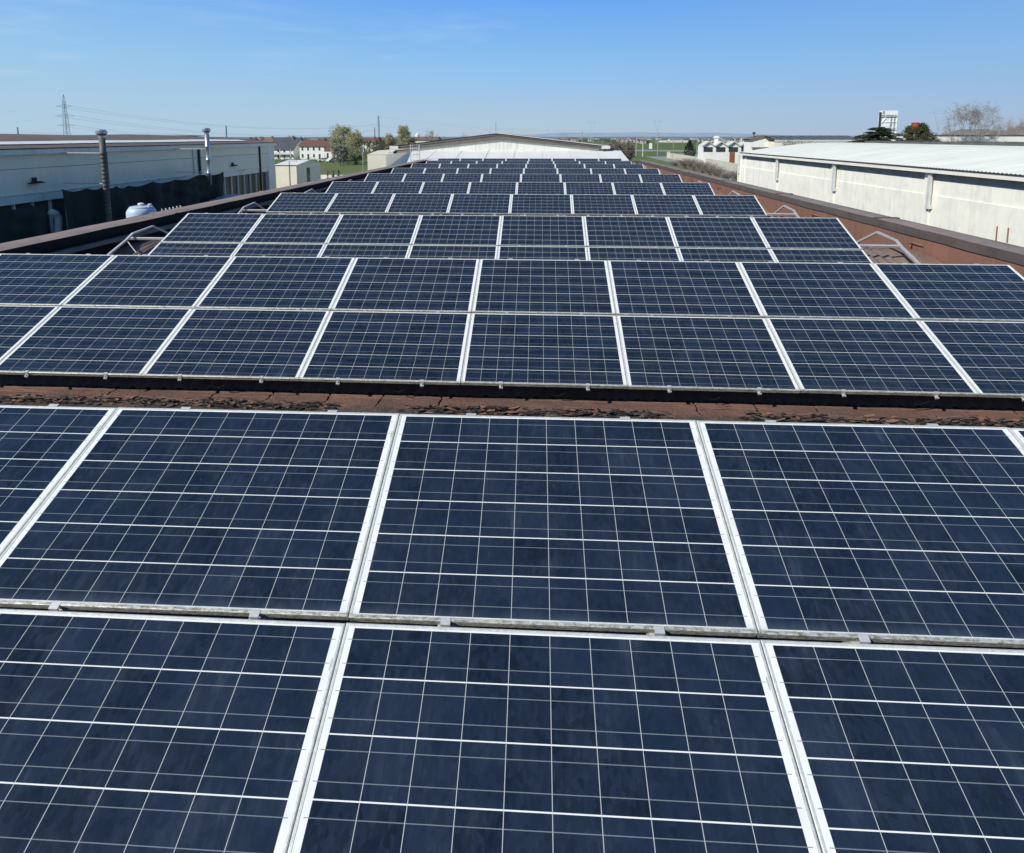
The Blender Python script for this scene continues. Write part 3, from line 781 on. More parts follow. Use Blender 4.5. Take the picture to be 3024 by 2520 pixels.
# tank
p = atx(418, 630, -23.0)
tk = empty('water_tank', (p.x, p.y, 0), 'white round plastic tank with domed lid rising above the left parapet', 'tank')
zt = at(418, 606, p.y).z; r = .74
b = MB(); b.lathe((0,0,0), [(r*.97, 0), (r, .05), (r, zt-1.2), (r*1.02, zt-1.17), (r*1.02, zt-1.1), (r, zt-1.05), (r, zt-.45), (r*.97, zt-.33), (r*.88, zt-.2), (r*.75, zt-.12)], 32); b.build('shell', M['tank'], tk, True)
b = MB(); b.lathe((0,0,0), [(r*.80, zt-.16), (r*.80, zt-.10), (r*.70, zt-.06), (r*.25, zt-.04), (.17, zt-.03)], 32); b.build('lid', M['tank'], tk)
b = MB(); b.lathe((0,0,0), [(.08, zt-.05), (.08, zt+.03), (.16, zt+.04), (.16, zt+.09), (.10, zt+.12), (.01, zt+.13)], 14); b.build('cap', M['white_wall'], tk)
b = MB(); b.lathe((.46,.1,0), [(.06, zt-.15), (.06, zt+.02), (.10, zt+.02), (.10, zt+.06)], 10); b.lathe((.56,-.1,0), [(.05, zt-.2), (.05, zt-.02), (.08, zt)], 10); b.build('valve', M['white_wall'], tk)
p = atx(478, 625, -22.5); b = MB()
for i in range(6):
    y = p.y+i*.33
    b.tube([(p.x, y, 0), (p.x, y, p.z+.0), (p.x+.05, y-.06, p.z+.14), (p.x+.12, y-.12, p.z+.10), (p.x+.14, y-.13, p.z-.3)], .035, 6)
    b.box((p.x-.04, y-.07, p.z-.5), (p.x+.1, y+.07, p.z-.08))
tag(b.build('vent_manifold', M['galv']), 'row of small hooked vent pipes beside the white tank', 'vent pipes')
# small clutter by the far end of the warehouse: blue-grey covered pallet
p = atx(672, 578, -26.5)
b = MB(); b.grid(lambda u, v: (p.x-1+1.6*u, p.y-1.2+3.4*v, p.z-.3+.35*math.sin(math.pi*u)*math.sin(math.pi*v)**.6+.08*noise.noise(Vector((u*7, v*9, 0)))), 16, 20)
b.box((p.x-.9, p.y-1.1, 0), (p.x+.5, p.y+2.1, p.z-.28))
tag(b.build('covered_pallet_stack', M['car_grey'], smooth=False), 'grey tarpaulin covered stack beside the shade net near the warehouse end', 'covered stack')

# right warehouse ---------------------------------------------------------
rw = empty('warehouse', (20, 10, 0), 'long white concrete warehouse on the right with a shallow white corrugated roof', 'warehouse')
def Q(v): return (v[0]-20, v[1]-10, v[2])
def rbox(b, x0, x1, y0, y1, z0, z1): return b.box(Q((x0,y0,z0)), Q((x1,y1,z1)))
RX, RE, RS = 20.0, 53.6, 4.0
ZE = H-1.62
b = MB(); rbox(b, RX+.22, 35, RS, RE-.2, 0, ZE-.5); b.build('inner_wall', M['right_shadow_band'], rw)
bays = [atx(px, 500, RX).y for px in (2182, 2294, 2463, 2746)]
step = (bays[0]-bays[3])/3
ys = [bays[3]-step*2, bays[3]-step, bays[3], bays[2], bays[1], bays[0]+.1]
b = MB(); b2 = MB(); b3 = MB()
for i, (a, c) in enumerate(zip(ys, ys[1:])):
    rbox(b, RX+.07, RX+.24, a+.32, c-.1, 0, ZE-1.40)                 # main panel
    rbox(b, RX+.12, RX+.24, a+.32, c-.1, ZE-1.40, ZE-.62)            # upper panel
    rbox(b3, RX+.14, RX+.24, a+.1, c-.1, ZE-.62, ZE-.2)  # strip under the eave, its shadow painted in
    b2 = MB(); rbox(b2, RX, RX+.2, a-.12, a+.32, 0, ZE-.2); b2.build('pilaster', M['right_wall'], rw)
b2 = MB(); rbox(b2, RX, RX+.2, ys[-1]-.35, ys[-1]+.25, 0, ZE-.2)
b.build('wall_panel', M['right_wall'], rw); b2.build('pilaster', M['right_wall'], rw); b3.build('painted_eave_shade', M['right_shadow_band'], rw)
b = MB(); rbox(b, RX-.02, RX+.5, RS, RE+.5, ZE-.24, ZE-.06); rbox(b, RX-.30, RX+.1, RS, RE+.5, ZE-.24, ZE-.035); b.build('gutter_beam', M['right_fascia'], rw)
b = MB(); rbox(b, RX-.34, RX+.15, RS, RE+.5, ZE-.035, ZE+.02); b.build('gutter', M['dark_edge'], rw)
for y in ys[1:]:
    yy = y-.22; b = MB()
    rbox(b, RX-.16, RX-.04, yy-.09, yy+.09, ZE-1.95, ZE-.24); rbox(b, RX-.17, RX+.02, yy-.12, yy+.10, ZE-2.10, ZE-1.93)
    b.build('downpipe', M['white_trim'], rw)
b = MB(); b.face([Q((RX, RE, 0)), Q((RX+17.5, RE, 0)), Q((RX+17.5, RE, ZE-.3)), Q((RX+9, RE, ZE+.8)), Q((RX, RE, ZE-.05))]); rbox(b, RX+.1, RX+17, RE-.3, RE-.02, 0, ZE-.4)
b.build('end_wall', M['white_wall'], rw)
XRG = 28.7; ZRG = H-.63
def rroof(u, v):
    x = RX-.28+(XRG-RX+.28)*u; y = RS+(RE+.55-RS)*v
    return x, y, ZE+.03+(ZRG-ZE-.03)*math.sin(u*math.pi/2)**1.05
b = MB(); NV = 1400
b.grid(lambda u, v: Q((lambda p: (p[0], p[1], p[2]+.022*math.cos(2*math.pi*p[1]/.2133)))(rroof(u, v))), 8, NV)
b.build('roof', M['right_roof'], rw, True)
b = MB(); b.grid(lambda u, v: Q((XRG+8*u, RS+(RE+.5-RS)*v, ZRG-.9*u*u)), 6, 2); b.build('roof', M['right_roof'], rw)
for py, in ((700,), (703,)):
    pass
b = MB()
for px, py in ((2943, 690), (2976, 695)):
    p = atx(px, py, RX+.06); rbox(b, RX+.055, RX+.072, p.y-.035, p.y+.035, p.z-.32, p.z+.32)
b.build('rust_streak', M['rust'], rw)
# adjoining dark roof edge behind the white roof
ar = empty('rooftop_parapet', (32, 30, 0), 'dark grey weathered felt roof edge just behind the white corrugated roof', 'building')
b = MB()
b.grid(lambda u, v: (31.5-32+1.2*v, 12+42*u-30, H-.42+.03*noise.noise(Vector((u*30, v, 1)))-.45*v*0), 80, 2)
b.box((-.5, -18, 2), (.7, 24, H-.47)); b.build('wall', M['grey_felt'], ar)
b = MB(); b.box((.75, -18, 2), (14, 24.5, H-.62)); b.build('roof', M['grey_felt'], ar)

# central hall behind our roof --------------------------------------------
ch = empty('hall_building', at(1475, 470, 55.5).xy.to_3d(), 'wide white gabled hall with brown overhanging roof beyond the last solar array', 'hall')
o0 = ch.location
def C(v): return (v[0]-o0.x, v[1]-o0.y, v[2])
yc = 55.0; A_ = at(1470, 394, yc); Le = at(1160, 432, yc); Re = at(1797, 432, yc)
wA = at(1475, 413, yc+.3); wL = at(1172, 446, yc+.3); wR = at(1768, 441, yc+.3)
b = MB(); b.face([C((wL.x, yc+.3, 0)), C((wR.x, yc+.3, 0)), C((wR.x, yc+.3, wR.z+.12)), C((wA.x, yc+.3, wA.z+.12)), C((wL.x, yc+.3, wL.z+.2))])
b.box(C((wL.x, yc+.35, 0)), C((wR.x, yc+30, wR.z))); b.build('gable_wall', M['central_wall'], ch)
b = MB()
for a, c in ((Le, A_), (A_, Re)):                                     # overhanging roof sheets, their fascia and underside
    for w0, w1 in ((0, .5), (.5, 1)):
        pass
    n_ = 14
    wa = wL if a is Le else wA; wc = wA if a is Le else wR
    for i in range(n_):
        t0, t1 = i/n_, (i+1)/n_
        p0, p1 = a.lerp(c, t0), a.lerp(c, t1); q0, q1 = wa.lerp(wc, t0), wa.lerp(wc, t1)
        b.face([C((p0.x, yc, p0.z-.20)), C((p1.x, yc, p1.z-.20)), C((p1.x, yc, p1.z)), C((p0.x, yc, p0.z))])
        b.face([C((q0.x, yc+.08, q0.z)), C((q1.x, yc+.08, q1.z)), C((p1.x, yc+.08, p1.z-.2)), C((p0.x, yc+.08, p0.z-.2))])
        b.face([C((q0.x, yc+.08, q0.z)), C((q0.x, yc+.29, q0.z)), C((q1.x, yc+.29, q1.z)), C((q1.x, yc+.08, q1.z))])
        b.face([C((p0.x, yc, p0.z-.2)), C((p0.x, yc+.08, p0.z-.2)), C((p1.x, yc+.08, p1.z-.2)), C((p1.x, yc, p1.z-.2))])
b.build('eave_fascia', M['eave_brown'], ch)
b = MB()
for a, c in ((Le, A_), (A_, Re)):
    b.face([C((a.x, yc-.1, a.z+.03)), C((c.x, yc-.1, c.z+.03)), C((c.x, yc+32, c.z+.03)), C((a.x, yc+32, a.z+.03))])
b.build('roof', M['brown_roof'], ch)
b = MB(); b.bar(C((A_.x, yc-.12, A_.z+.02)), C((Re.x, yc-.12, Re.z+.02)), .05, .06); b.bar(C((A_.x-1.5, yc-.12, A_.z-.03-.0)), C((A_.x, yc-.12, A_.z+.02)), .05, .04); b.build('sunlit_edge_bar', M['white_trim'], ch)  # sunlit look of the roof edge put in as white bars
b = MB(); b.box(C((Le.x-.3, yc-.2, Le.z-.32)), C((Le.x+.6, yc+.2, Le.z+.02))); b.box(C((Re.x-.7, yc-.2, Re.z-.28)), C((Re.x+.15, yc+.2, Re.z+.02))); b.build('gutter_end', M['white_trim'], ch)
b = MB(); g = C((Re.x-.3, yc, Re.z-.28)); b.tube([g, (g[0]-.05, g[1], g[2]-.25), (g[0]-.5, g[1]+.2, g[2]-.4), (g[0]-.9, g[1]+.5, g[2]-.45)], .09, 8); b.build('downpipe', M['dark_edge'], ch)
b = MB(); g = C((wR.x-.35, yc+1.2, 0)); b.tube([(g[0], g[1], 1), (g[0], g[1], wR.z-.2)], .16, 8); b.build('downpipe', M['white_trim'], ch)
# white membrane lean-to
lt = empty('lean_to_roof', (0, 46, 0), 'bright white membrane lean-to roof sloping towards the last solar array', 'lean-to')
b = MB(); z1, z0 = at(1500, 445, 55.4).z, H-2.95
xl, xr = -13.55, 8.25
b.grid(lambda u, v: (xl+(xr-xl)*u, -.5+9.9*v, z0+(z1-z0)*v+.012*math.sin(u*60)), 60, 8)
b.build('membrane', M['white_roofing'], lt)
b = MB(); b.box((xl+.1, -.3, 0), (xr-.1, 0, z0-.05)); b.face([(xr-.02, -.5, 0), (xr-.02, 9.4, 0), (xr-.02, 9.4, z1-.03), (xr-.02, -.5, z0-.03)]); b.build('wall', M['white_wall'], lt)
b = MB(); x = xl+2.2
while x < xr: b.box((x, -.5, z0+.0), (x+.02, -.45, z0+.02)); x += 3
for i in range(1, 8):
    x = xl+i*2.75; b.bar((x, -.5, z0+.012), (x, 9.3, z1+.012), .03, .02)
b.build('weld_seam', M['white_trim'], lt)
# beige annex left of it
an = empty('annex_building', (-14.2, 47, 0), 'beige box-shaped annex with white roof left of the lean-to', 'annex')
a0 = at(1086, 500, 46.5); a1 = at(1092, 452, 46.5); zt = at(1120, 457, 46.5).z
b = MB(); b.face([(a0.x+14.2, -.5, 0), (.67, -.5, 0), (.67, -.5, zt), (a0.x+14.2, -.5, zt)]); b.face([(.67, -.5, 0), (.67, 7.9, 0), (.67, 7.9, zt), (.67, -.5, zt)]); b.face([(a0.x+14.2, -.5, 0), (a0.x+14.2, 7.9, 0), (a0.x+14.2, 7.9, zt), (a0.x+14.2, -.5, zt)]); b.build('wall', M['tent'], an)
b = MB(); x0 = a0.x+14.2
b.face([(x0-.05, -.55, zt), (.72, -.55, zt), (.72, .9, zt+.32), (x0+.5, .9, zt+.32)]); b.face([(x0-.05, -.55, zt), (x0+.5, .9, zt+.32), (x0+.5, 8, zt+.32), (x0-.05, 8, zt)]); b.face([(x0+.5, .9, zt+.32), (.72, .9, zt+.32), (.72, 8, zt+.32), (x0+.5, 8, zt+.32)])
b.build('roof', M['tent'], an)
b = MB(); b.bar((.69, -.4, H-2.98), (.69, 7.5, H-1.75), .06, .05); b.build('flashing', M['galv'], an)
# caged ladder
ld = empty('caged_ladder', at(1226, 470, 50.0).xy.to_3d(), 'galvanised caged access ladder against the white hall', 'ladder')
zb, zt = H-2.6, at(1226, 428, 50).z
b = MB()
for x in (-.42, .42): b.tube([(x, 0, zb), (x, 0, zt)], .03, 6)
b.build('stringer', M['galv'], ld)
b = MB(); z = zb+.1
while z < zt-.1: b.tube([(-.42, 0, z), (.42, 0, z)], .018, 5); z += .28
b.build('rungs', M['galv'], ld)
b = MB()
for z in (zb+.35, zb+.9, zt-.35, zt-.02):
    b.tube([(.42*math.cos(t)*1.05, -.1-.7*math.sin(t), z) for t in [math.pi*j/10 for j in range(11)]], .022, 5)
for t in (.25, .5, .75): b.tube([(.44*math.cos(math.pi*t), -.1-.7*math.sin(math.pi*t), zb+.35), (.44*math.cos(math.pi*t), -.1-.7*math.sin(math.pi*t), zt)], .016, 5)
b.build('cage', M['galv'], ld)
p = at(1239, 470, 48.5); b = MB(); b.tube([(p.x, p.y, 4), (p.x, p.y, at(1239, 428, 48.5).z)], .05, 8); tag(b.build('pole', M['galv']), 'thin grey metal pole right beside the caged ladder', 'pole')

# small gabled shed left ----------------------------------------------------
sh = empty('shed', atx(865, 500, -27.6).xy.to_3d(), 'pale cream shed with a dark doorway right of the grey warehouse', 'shed')
sh.location = (-31.6, 68, 0)
zt = at(830, 487, 68).z; zr = zt+.05
b = MB(); b.box((-2.8, 0, 0), (0, 7.6, zt-.02)); b.build('wall', M['beige'], sh)
b = MB(); b.face([(0.01, 0, zt-.02), (0.01, 7.6, zt-.02), (0.01, 3.8, zt+.42)]); b.build('gable', M['beige'], sh)
b = MB(); b.face([(-2.9, -.15, zt-.03), (.12, -.15, zt-.03), (.12, 3.8, zt+.45), (-2.9, 3.8, zt+.45)]); b.face([(-2.7, 7.75, zt-.03), (.12, 7.75, zt-.03), (.12, 3.8, zt+.45), (-2.9, 3.8, zt+.45)]); b.build('roof', M['white_roofing'], sh)
b = MB(); b.box((.0, 3.0, 0), (.03, 4.0, zt-.55)); b.build('door', M['window'], sh)
p = at(857, 540, 57); b = MB(); b.tube([(p.x, p.y, 0), (p.x, p.y, at(857, 477, 57).z)], .06, 8); b.box((p.x-.85, p.y-.1, at(857, 477, 57).z), (p.x+.85, p.y+.1, at(857, 475, 57).z+.02))
tag(b.build('floodlight_post', M['white_trim']), 'pale T-shaped light post in front of the cream shed', 'light post')
p = at(1073, 500, 80); zt = at(1073, 434, 80).z; b = MB(); b.tube([(p.x, p.y, 0), (p.x, p.y, zt)], [.12, .08], 8); b.box((p.x-.35, p.y-.1, zt-.04), (p.x+.35, p.y+.1, zt+.08))
tag(b.build('street_lamp', M['post_grey']), 'lone grey lamp post at the edge of the lawn left of the annex', 'lamp post')
p0, p1 = at(932, 517, 78), at(1000, 517, 78); b = MB(); b.box((p0.x-2, 78, 0), (p1.x+2, 78.3, p0.z)); tag(b.build('garden_wall', M['white_wall']), 'low white wall behind the left parapet in front of the lawn', 'wall')
for i, (px, mk) in enumerate(((967, 'orange_door'), (984, 'leaf_brown'), (1000, 'dark_edge'))):
    p = at(px, 512, 77.5); b = MB(); zt = p.z+.35
    b.tube([(p.x, p.y, 0), (p.x+.05, p.y, zt)], .07, 6)
    rr = random.Random(i)
    for j in range(14): b.bar((p.x, p.y, zt-.9+.06*j), (p.x+rr.uniform(-.4, .4), p.y+rr.uniform(-.3, .3), zt-.5+.06*j), .03)
    tag(b.build('garden_post', M[mk]), ('rusty orange post', 'brown twiggy post', 'dark short post')[i]+' by the low white wall near the lawn', 'post')

# ------------------------------------------------------------------ vegetation
def tube_branch(b, p, d, ln, r, depth, rr, tips, spread, up=.15, sub=3, n=5):
    pts = [p]; q = p.copy(); dd = d.copy()
    for i in range(3):
        dd = (dd+Vector((rr.uniform(-1,1), rr.uniform(-1,1), rr.uniform(-.6,1)))*.14).normalized(); q = q+dd*ln/3; pts.append(q.copy())
    b.tube(pts, [r, r*.85, r*.7, r*.52], n if depth > 1 else 3, False)
    if depth == 0: tips.append(q); return
    for i in range(sub):
        a = rr.uniform(0, 2*math.pi); s = spread*rr.uniform(.6, 1.2)
        x = dd.orthogonal().normalized(); y = dd.cross(x)
        nd = (dd*math.cos(s)+(x*math.cos(a)+y*math.sin(a))*math.sin(s)+Vector((0,0,up))).normalized()
        st = pts[rr.choice((2, 3, 3))] if depth > 1 else pts[rr.choice((1, 2, 3))]
        tube_branch(b, st, nd, ln*rr.uniform(.62, .85), r*.55, depth-1, rr, tips, spread, up, sub, n)
def leaves(b, c, r, n, size, rr, flat=1.0):
    for _ in range(n):
        while True:
            v = Vector((rr.uniform(-1,1), rr.uniform(-1,1), rr.uniform(-1,1)))
            if v.length < 1: break
        p = c+Vector((v.x*r, v.y*r, v.z*r*flat)); s = size*rr.uniform(.5, 1.3)
        a = Vector((rr.uniform(-1,1), rr.uniform(-1,1), rr.uniform(-1,1))).normalized(); e = a.orthogonal().normalized()
        f = a.cross(e)
        b.face([p-e*s, p-f*s*.6, p+e*s, p+f*s*.7])
def tree(p, h, w, label, leaf='leaf_light', seed=0, depth=4, trunk_r=None, bare=False, twig='twig', name='broadleaf_tree', group=None, dens=9, lsize=None, cat='tree', up=.15, sub=3, spread=.55):
    rr = random.Random(seed)
    o = empty(name, (p.x, p.y, 0), label, cat, group)
    tb = MB(); tips = []
    r0 = trunk_r or h*.018
    base = Vector((0, 0, 0)); hh = h*(.26 if bare else .14)
    tb.tube([base, Vector((rr.uniform(-.1,.1), rr.uniform(-.1,.1), hh*.6)), Vector((0, 0, hh))], [r0*1.25, r0, r0*.9], 7, False)
    for i in range(5):
        a = 2*math.pi*i/5+rr.uniform(-.4, .4); s = spread*rr.uniform(.35, 1.25)
        d = Vector((math.cos(a)*math.sin(s), math.sin(a)*math.sin(s), math.cos(s)))
        tube_branch(tb, Vector((0, 0, hh*rr.uniform(.75, 1))), d, h*.27, r0*.6, depth-1, rr, tips, spread, up, sub)
    # fit the crown to the wanted height and width
    mz = max(t.z for t in tips); mw = max(max(abs(t.x), abs(t.y)) for t in tips)
    sx, sz = (w/2)/mw, h/mz
    tb.v = [(v[0]*(1+(sx-1)*min(1, v[2]/hh)), v[1]*(1+(sx-1)*min(1, v[2]/hh)), v[2]*sz) for v in tb.v]
    tips = [Vector((t.x*sx, t.y*sx, t.z*sz)) for t in tips]
    tb.build('trunk', M['bark_pale' if bare else 'bark'] if twig != 'twig_far' else M['twig_far'], o)
    cb = MB()
    if bare:
        for t in tips:
            for _ in range(dens):
                d = Vector((rr.uniform(-1,1), rr.uniform(-1,1), rr.uniform(-.4,1.3))).normalized()*h*rr.uniform(.03, .075)
                q = t+d; w_ = h*.0011
                sd = d.orthogonal().normalized()*w_
                cb.face([t-sd, t+sd, q+sd*.4, q-sd*.4])
        cb.build('crown', M[twig], o)
    else:
        for t in tips: leaves(cb, t, h*.055*rr.uniform(.6, 1.4), max(6, dens//3), lsize or h*.009, rr, .8)
        for _ in range(230):                               # smaller sprays fill the crown down to the skirt
            z = rr.uniform(.14, .9); k = math.sin(math.pi*min(1, (z+.12)*.9))**.6; a = rr.uniform(0, 6.28); q = k*rr.uniform(.45, 1)*w*.47
            leaves(cb, Vector((math.cos(a)*q, math.sin(a)*q, h*z)), h*.05*rr.uniform(.5, 1.2), 20, lsize or h*.009, rr, .9)
        cb.build('crown', M[leaf], o)
    return o
def bush(p, h, w, label, mat='leaf_hedge', seed=0, name='bush', cat='bush', group=None, twigs=False, n=None):
    rr = random.Random(seed+50)
    o = empty(name, (p.x, p.y, 0), label, cat, group)
    b = MB()
    for i in range(14 if not twigs else 150):
        a = rr.uniform(0, 2*math.pi); q = Vector((math.cos(a)*w*.5*rr.uniform(.1, 1), math.sin(a)*w*.35*rr.uniform(.1, 1), h*rr.uniform(.55, 1)))
        mdl = Vector((q.x*.4+rr.uniform(-.1,.1)*w, q.y*.4, q.z*.5))
        b.tube([Vector((q.x*.12, q.y*.12, 0)), mdl, q], [h*.012, h*.008, h*.003], 4, False)
        if twigs:
            for _ in range(9):
                s = mdl.lerp(q, rr.uniform(0, 1)); d = Vector((rr.uniform(-1,1), rr.uniform(-1,1), rr.uniform(-.2,1)))*h*.18
                sd = d.orthogonal().normalized()*h*.005
                b.face([s-sd, s+sd, s+d+sd*.4, s+d-sd*.4])
    b.build('stems', M['twig'] if twigs else M['bark'], o)
    if not twigs or mat:
        c = MB()
        for _ in range(n or 22):
            a = rr.uniform(0, 2*math.pi); rad = math.sqrt(rr.random()); z = rr.uniform(.12, .9)
            k = math.sqrt(max(.05, 1-(z*1.05-.1)**2))
            leaves(c, Vector((math.cos(a)*rad*w*.45*k, math.sin(a)*rad*w*.35*k, h*z)), h*.17, 26, h*.032, rr, .8)
        if mat: c.build('foliage', M[mat], o)
    return o
def base(px, py): return atg(px, py)
# left trees
T = lambda px, py_top, Y: (at(px, py_top, Y).z)
def placed_tree(px, ytop, Y, wpx, label, **k):
    p = at(px, 420, Y); h = at(px, ytop, Y).z; w = wpx/F*Y
    return tree(p, h, w, label, **k)
placed_tree(1010, 367, 176, 78, 'tall pale spring-green tree left of its twin beside the white houses', seed=3, dens=46, lsize=.15, depth=4, sub=4)
placed_tree(1046, 384, 170, 60, 'rounder olive-green tree standing right behind the lamp post', leaf='leaf_light', seed=8, dens=50, lsize=.15, sub=4)
placed_tree(1003, 425, 165, 52, 'white blossoming small tree in front of the tall pale tree', leaf='leaf_blossom', seed=12, dens=60, lsize=.15, depth=3, sub=4)
placed_tree(1190, 371, 230, 44, 'narrow pale green tree behind the annex roof', leaf='leaf_light', seed=21, dens=50, lsize=.17, sub=4)
placed_tree(1150, 394, 260, 30, 'small pale tree left of the narrow tree behind the annex', leaf='leaf_light', seed=22, dens=50, lsize=.18, depth=3, sub=4)
placed_tree(1275, 384, 240, 44, 'bare dark winter tree beyond the left slope of the hall roof', bare=True, seed=31, dens=9, depth=4, spread=.75)
placed_tree(1372, 393, 420, 34, 'faint distant bare tree above the hall roof', bare=True, twig='twig_far', seed=32, dens=8, depth=3, sub=4)
placed_tree(2862, 303, 112, 165, 'large bare tree with wide crown rising behind the right warehouse', bare=True, seed=41, dens=9, depth=5, spread=.62, twig='twig')
for i, (px, yt, Y, w, lb) in enumerate(((2975, 345, 190, 60, 'reddish bare tree at the far right beyond the long white building'), (3015, 338, 180, 70, 'tallest reddish bare tree cut by the right photo edge'), (2930, 372, 230, 40, 'low bare reddish tree between the large bare tree and the right edge'))):
    placed_tree(px, yt, Y, w, lb, bare=True, twig='twig_red', seed=60+i, dens=8, depth=4, group='reddish bare trees on the right')
for i, (px, yt, w, lb) in enumerate(((2842, 384, 34, 'small leafless sapling left of the big trunk before the white building'), (2885, 380, 40, 'small leafless sapling right of the big trunk before the white building'), (2940, 388, 44, 'small leafless sapling nearest the right end of the white building'))):
    placed_tree(px, yt, 100, w, lb, bare=True, seed=70+i, dens=5, depth=3, group='saplings before the white building')
# conifers
def cedar(px, ytop, Y, wpx, label):
    p = at(px, 420, Y); h = at(px, ytop, Y).z; w = wpx/F*Y; rr = random.Random(5)
    o = empty('cedar_tree', (p.x, p.y, 0), label, 'tree'); b = MB(); c = MB()
    b.tube([(0,0,0), (.1,0,h*.6), (.3,0,h*.92)], [.35, .25, .08], 7, False)
    for i in range(60):
        z = h*(.62+.36*i/60); a = rr.uniform(0, 6.28); ln = w*.5*rr.uniform(.55, 1.05)*(1.15-.75*(i/60))
        d = Vector((math.cos(a), math.sin(a), .16)); e = Vector((0,0,z))+d*ln; e.z -= ln*.10
        m_ = Vector((0,0,z))+d*ln*.55; m_.z += ln*.10
        b.tube([(0,0,z), m_, e], [.09, .06, .02], 4, False)
        for j in range(40):
            t = rr.uniform(.15, 1); q = Vector((0,0,z)).lerp(m_, t*2) if t < .5 else m_.lerp(e, t*2-1)
            leaves(c, q+Vector((rr.uniform(-.35,.35), rr.uniform(-.35,.35), -.05)), .32, 9, .10, rr, .3)
    b.build('trunk', M['bark'], o); c.build('crown', M['leaf_dark'], o)
cedar(2588, 377, 108, 165, 'dark layered cedar tree in front of the white glazed tower')
def pine(px, ytop, Y, wpx, label, mat, seed, cone=.4, n=150, ck=.085, low=.15, name='pine_tree'):
    p = at(px, 420, Y); h = at(px, ytop, Y).z; w = wpx/F*Y; rr = random.Random(seed)
    o = empty(name, (p.x, p.y, 0), label, 'tree'); b = MB(); c = MB()
    b.tube([(0,0,0), (0,0,h*.9)], [h*.022, h*.006], 7, False)
    for i in range(n):
        z = low+(.97-low)*rr.random()**.9; k = (1-z)**cone if z > .3 else 1.0
        a = rr.uniform(0, 6.28); lob = noise.noise(Vector((math.cos(a)*2.2+seed, math.sin(a)*2.2, z*16)))
        rad = w*.5*k*rr.uniform(.35, 1.0)*(1+.45*lob)
        q = Vector((math.cos(a)*rad, math.sin(a)*rad, h*(z+.03*lob)))
        if i % 3 == 0: b.tube([(0,0,max(.2, h*z-rad*.4)), q], [h*.006, .02], 4, False)
        leaves(c, q, w*ck*rr.uniform(.6, 1.3), 42, w*ck*.22, rr, .75)
    b.build('trunk', M['bark'], o); c.build('crown', M[mat], o)
pine(2709, 363, 106, 205, 'dense dark green pine tree hiding a red hopper', 'leaf_pine', 3, cone=.62, low=.6, n=420, ck=.034)
pine(2037, 415, 232, 52, 'dark conical conifer behind the low concrete wall', 'leaf_dark', 6, cone=.8, n=260, low=.03, ck=.06, name='conifer')
# shrubs
sh_list = [(812,462,200,3.2,6,'leaf_hedge','low hedge bush below the dark-roofed house, leftmost'),(845,458,195,3.4,6,'leaf_blossom','pale blossoming bush in front of the dark-roofed house'),(880,463,190,3,7,'leaf_hedge','dark bush in front of the gap between the houses'),
 (915,464,188,3,7,'leaf_hedge','dark green bush before the red-roofed house'),(950,462,186,3.2,7,'leaf_olive','olive bush before the red-roofed extension'),(983,462,180,3.6,7,'leaf_hedge','dark bush at the foot of the blossoming tree'),
 (1052,447,168,5,5,'leaf_dark','blackish evergreen bush at the foot of the olive-green tree'),(1026,455,172,4,6,'leaf_hedge','dark bush between the two big spring trees')]
for i, (px, yt, Y, h, w, mt, lb) in enumerate(sh_list):
    p = at(px, 440, Y); h = at(px, yt, Y).z; bush(p, h, w, lb, mt, i, group='bushes at the edge of the lawn')
mid = [(1085,414,200,60,'leaf_olive','broad olive-green thicket left of the annex'),(1120,408,215,50,'leaf_brown','brown-green thicket left of the narrow pale tree'),(1160,410,220,50,'leaf_brown','brown thicket below the narrow pale tree'),(1105,428,160,44,'leaf_olive','low olive bush right behind the annex corner'),(1215,408,240,50,'leaf_brown','brown thicket behind the left end of the hall roof')]
for i, (px, yt, Y, w, mt, lb) in enumerate(mid):
    p = at(px, 430, Y); bush(p, at(px, yt, Y).z, w/F*Y, lb, mt, 20+i, name='thicket', group='thickets behind the annex', n=40)
rm = [(1812,414,130,80,'grey-brown bare thicket right of the hall roof end'),(1850,418,150,60,'grey-brown bare thicket left of the cream posts'),(1790,424,110,50,'bare low thicket just behind the lean-to corner')]
for i, (px, yt, Y, w, lb) in enumerate(rm):
    p = at(px, 430, Y); bush(p, at(px, yt, Y).z, w/F*Y, lb, 'leaf_brown', 40+i, name='thicket', twigs=True, group='bare thickets right of the hall', n=14)
hd = [(1992,474,165),(2020,467,152),(2045,468,143),(2070,472,134),(2094,480,125),(2118,490,118),(2146,504,110),(2180,502,104)]
for i, (px, yt, Y) in enumerate(hd):
    p = at(px, 480, Y); lb = f'leafless brown twiggy shrub, {ORD[i+1]} from the left beside the low concrete wall' if i < 7 else 'leafless brown shrub against the far corner of the right warehouse'
    bush(p, at(px, yt, Y).z, 5.0, lb, None, 60+i, name='shrub', cat='shrub', twigs=True, group='leafless shrubs by the road')
for i, (px, lb) in enumerate(((2335, 'left of two leafless bushes before the long solar-roofed building'), (2372, 'right of two leafless bushes before the long solar-roofed building'))):
    p = at(px, 430, 95); bush(p, at(px, 420, 95).z, 3.2, lb, None, 80+i, name='shrub', cat='shrub', twigs=True, group='leafless bushes behind the right warehouse')

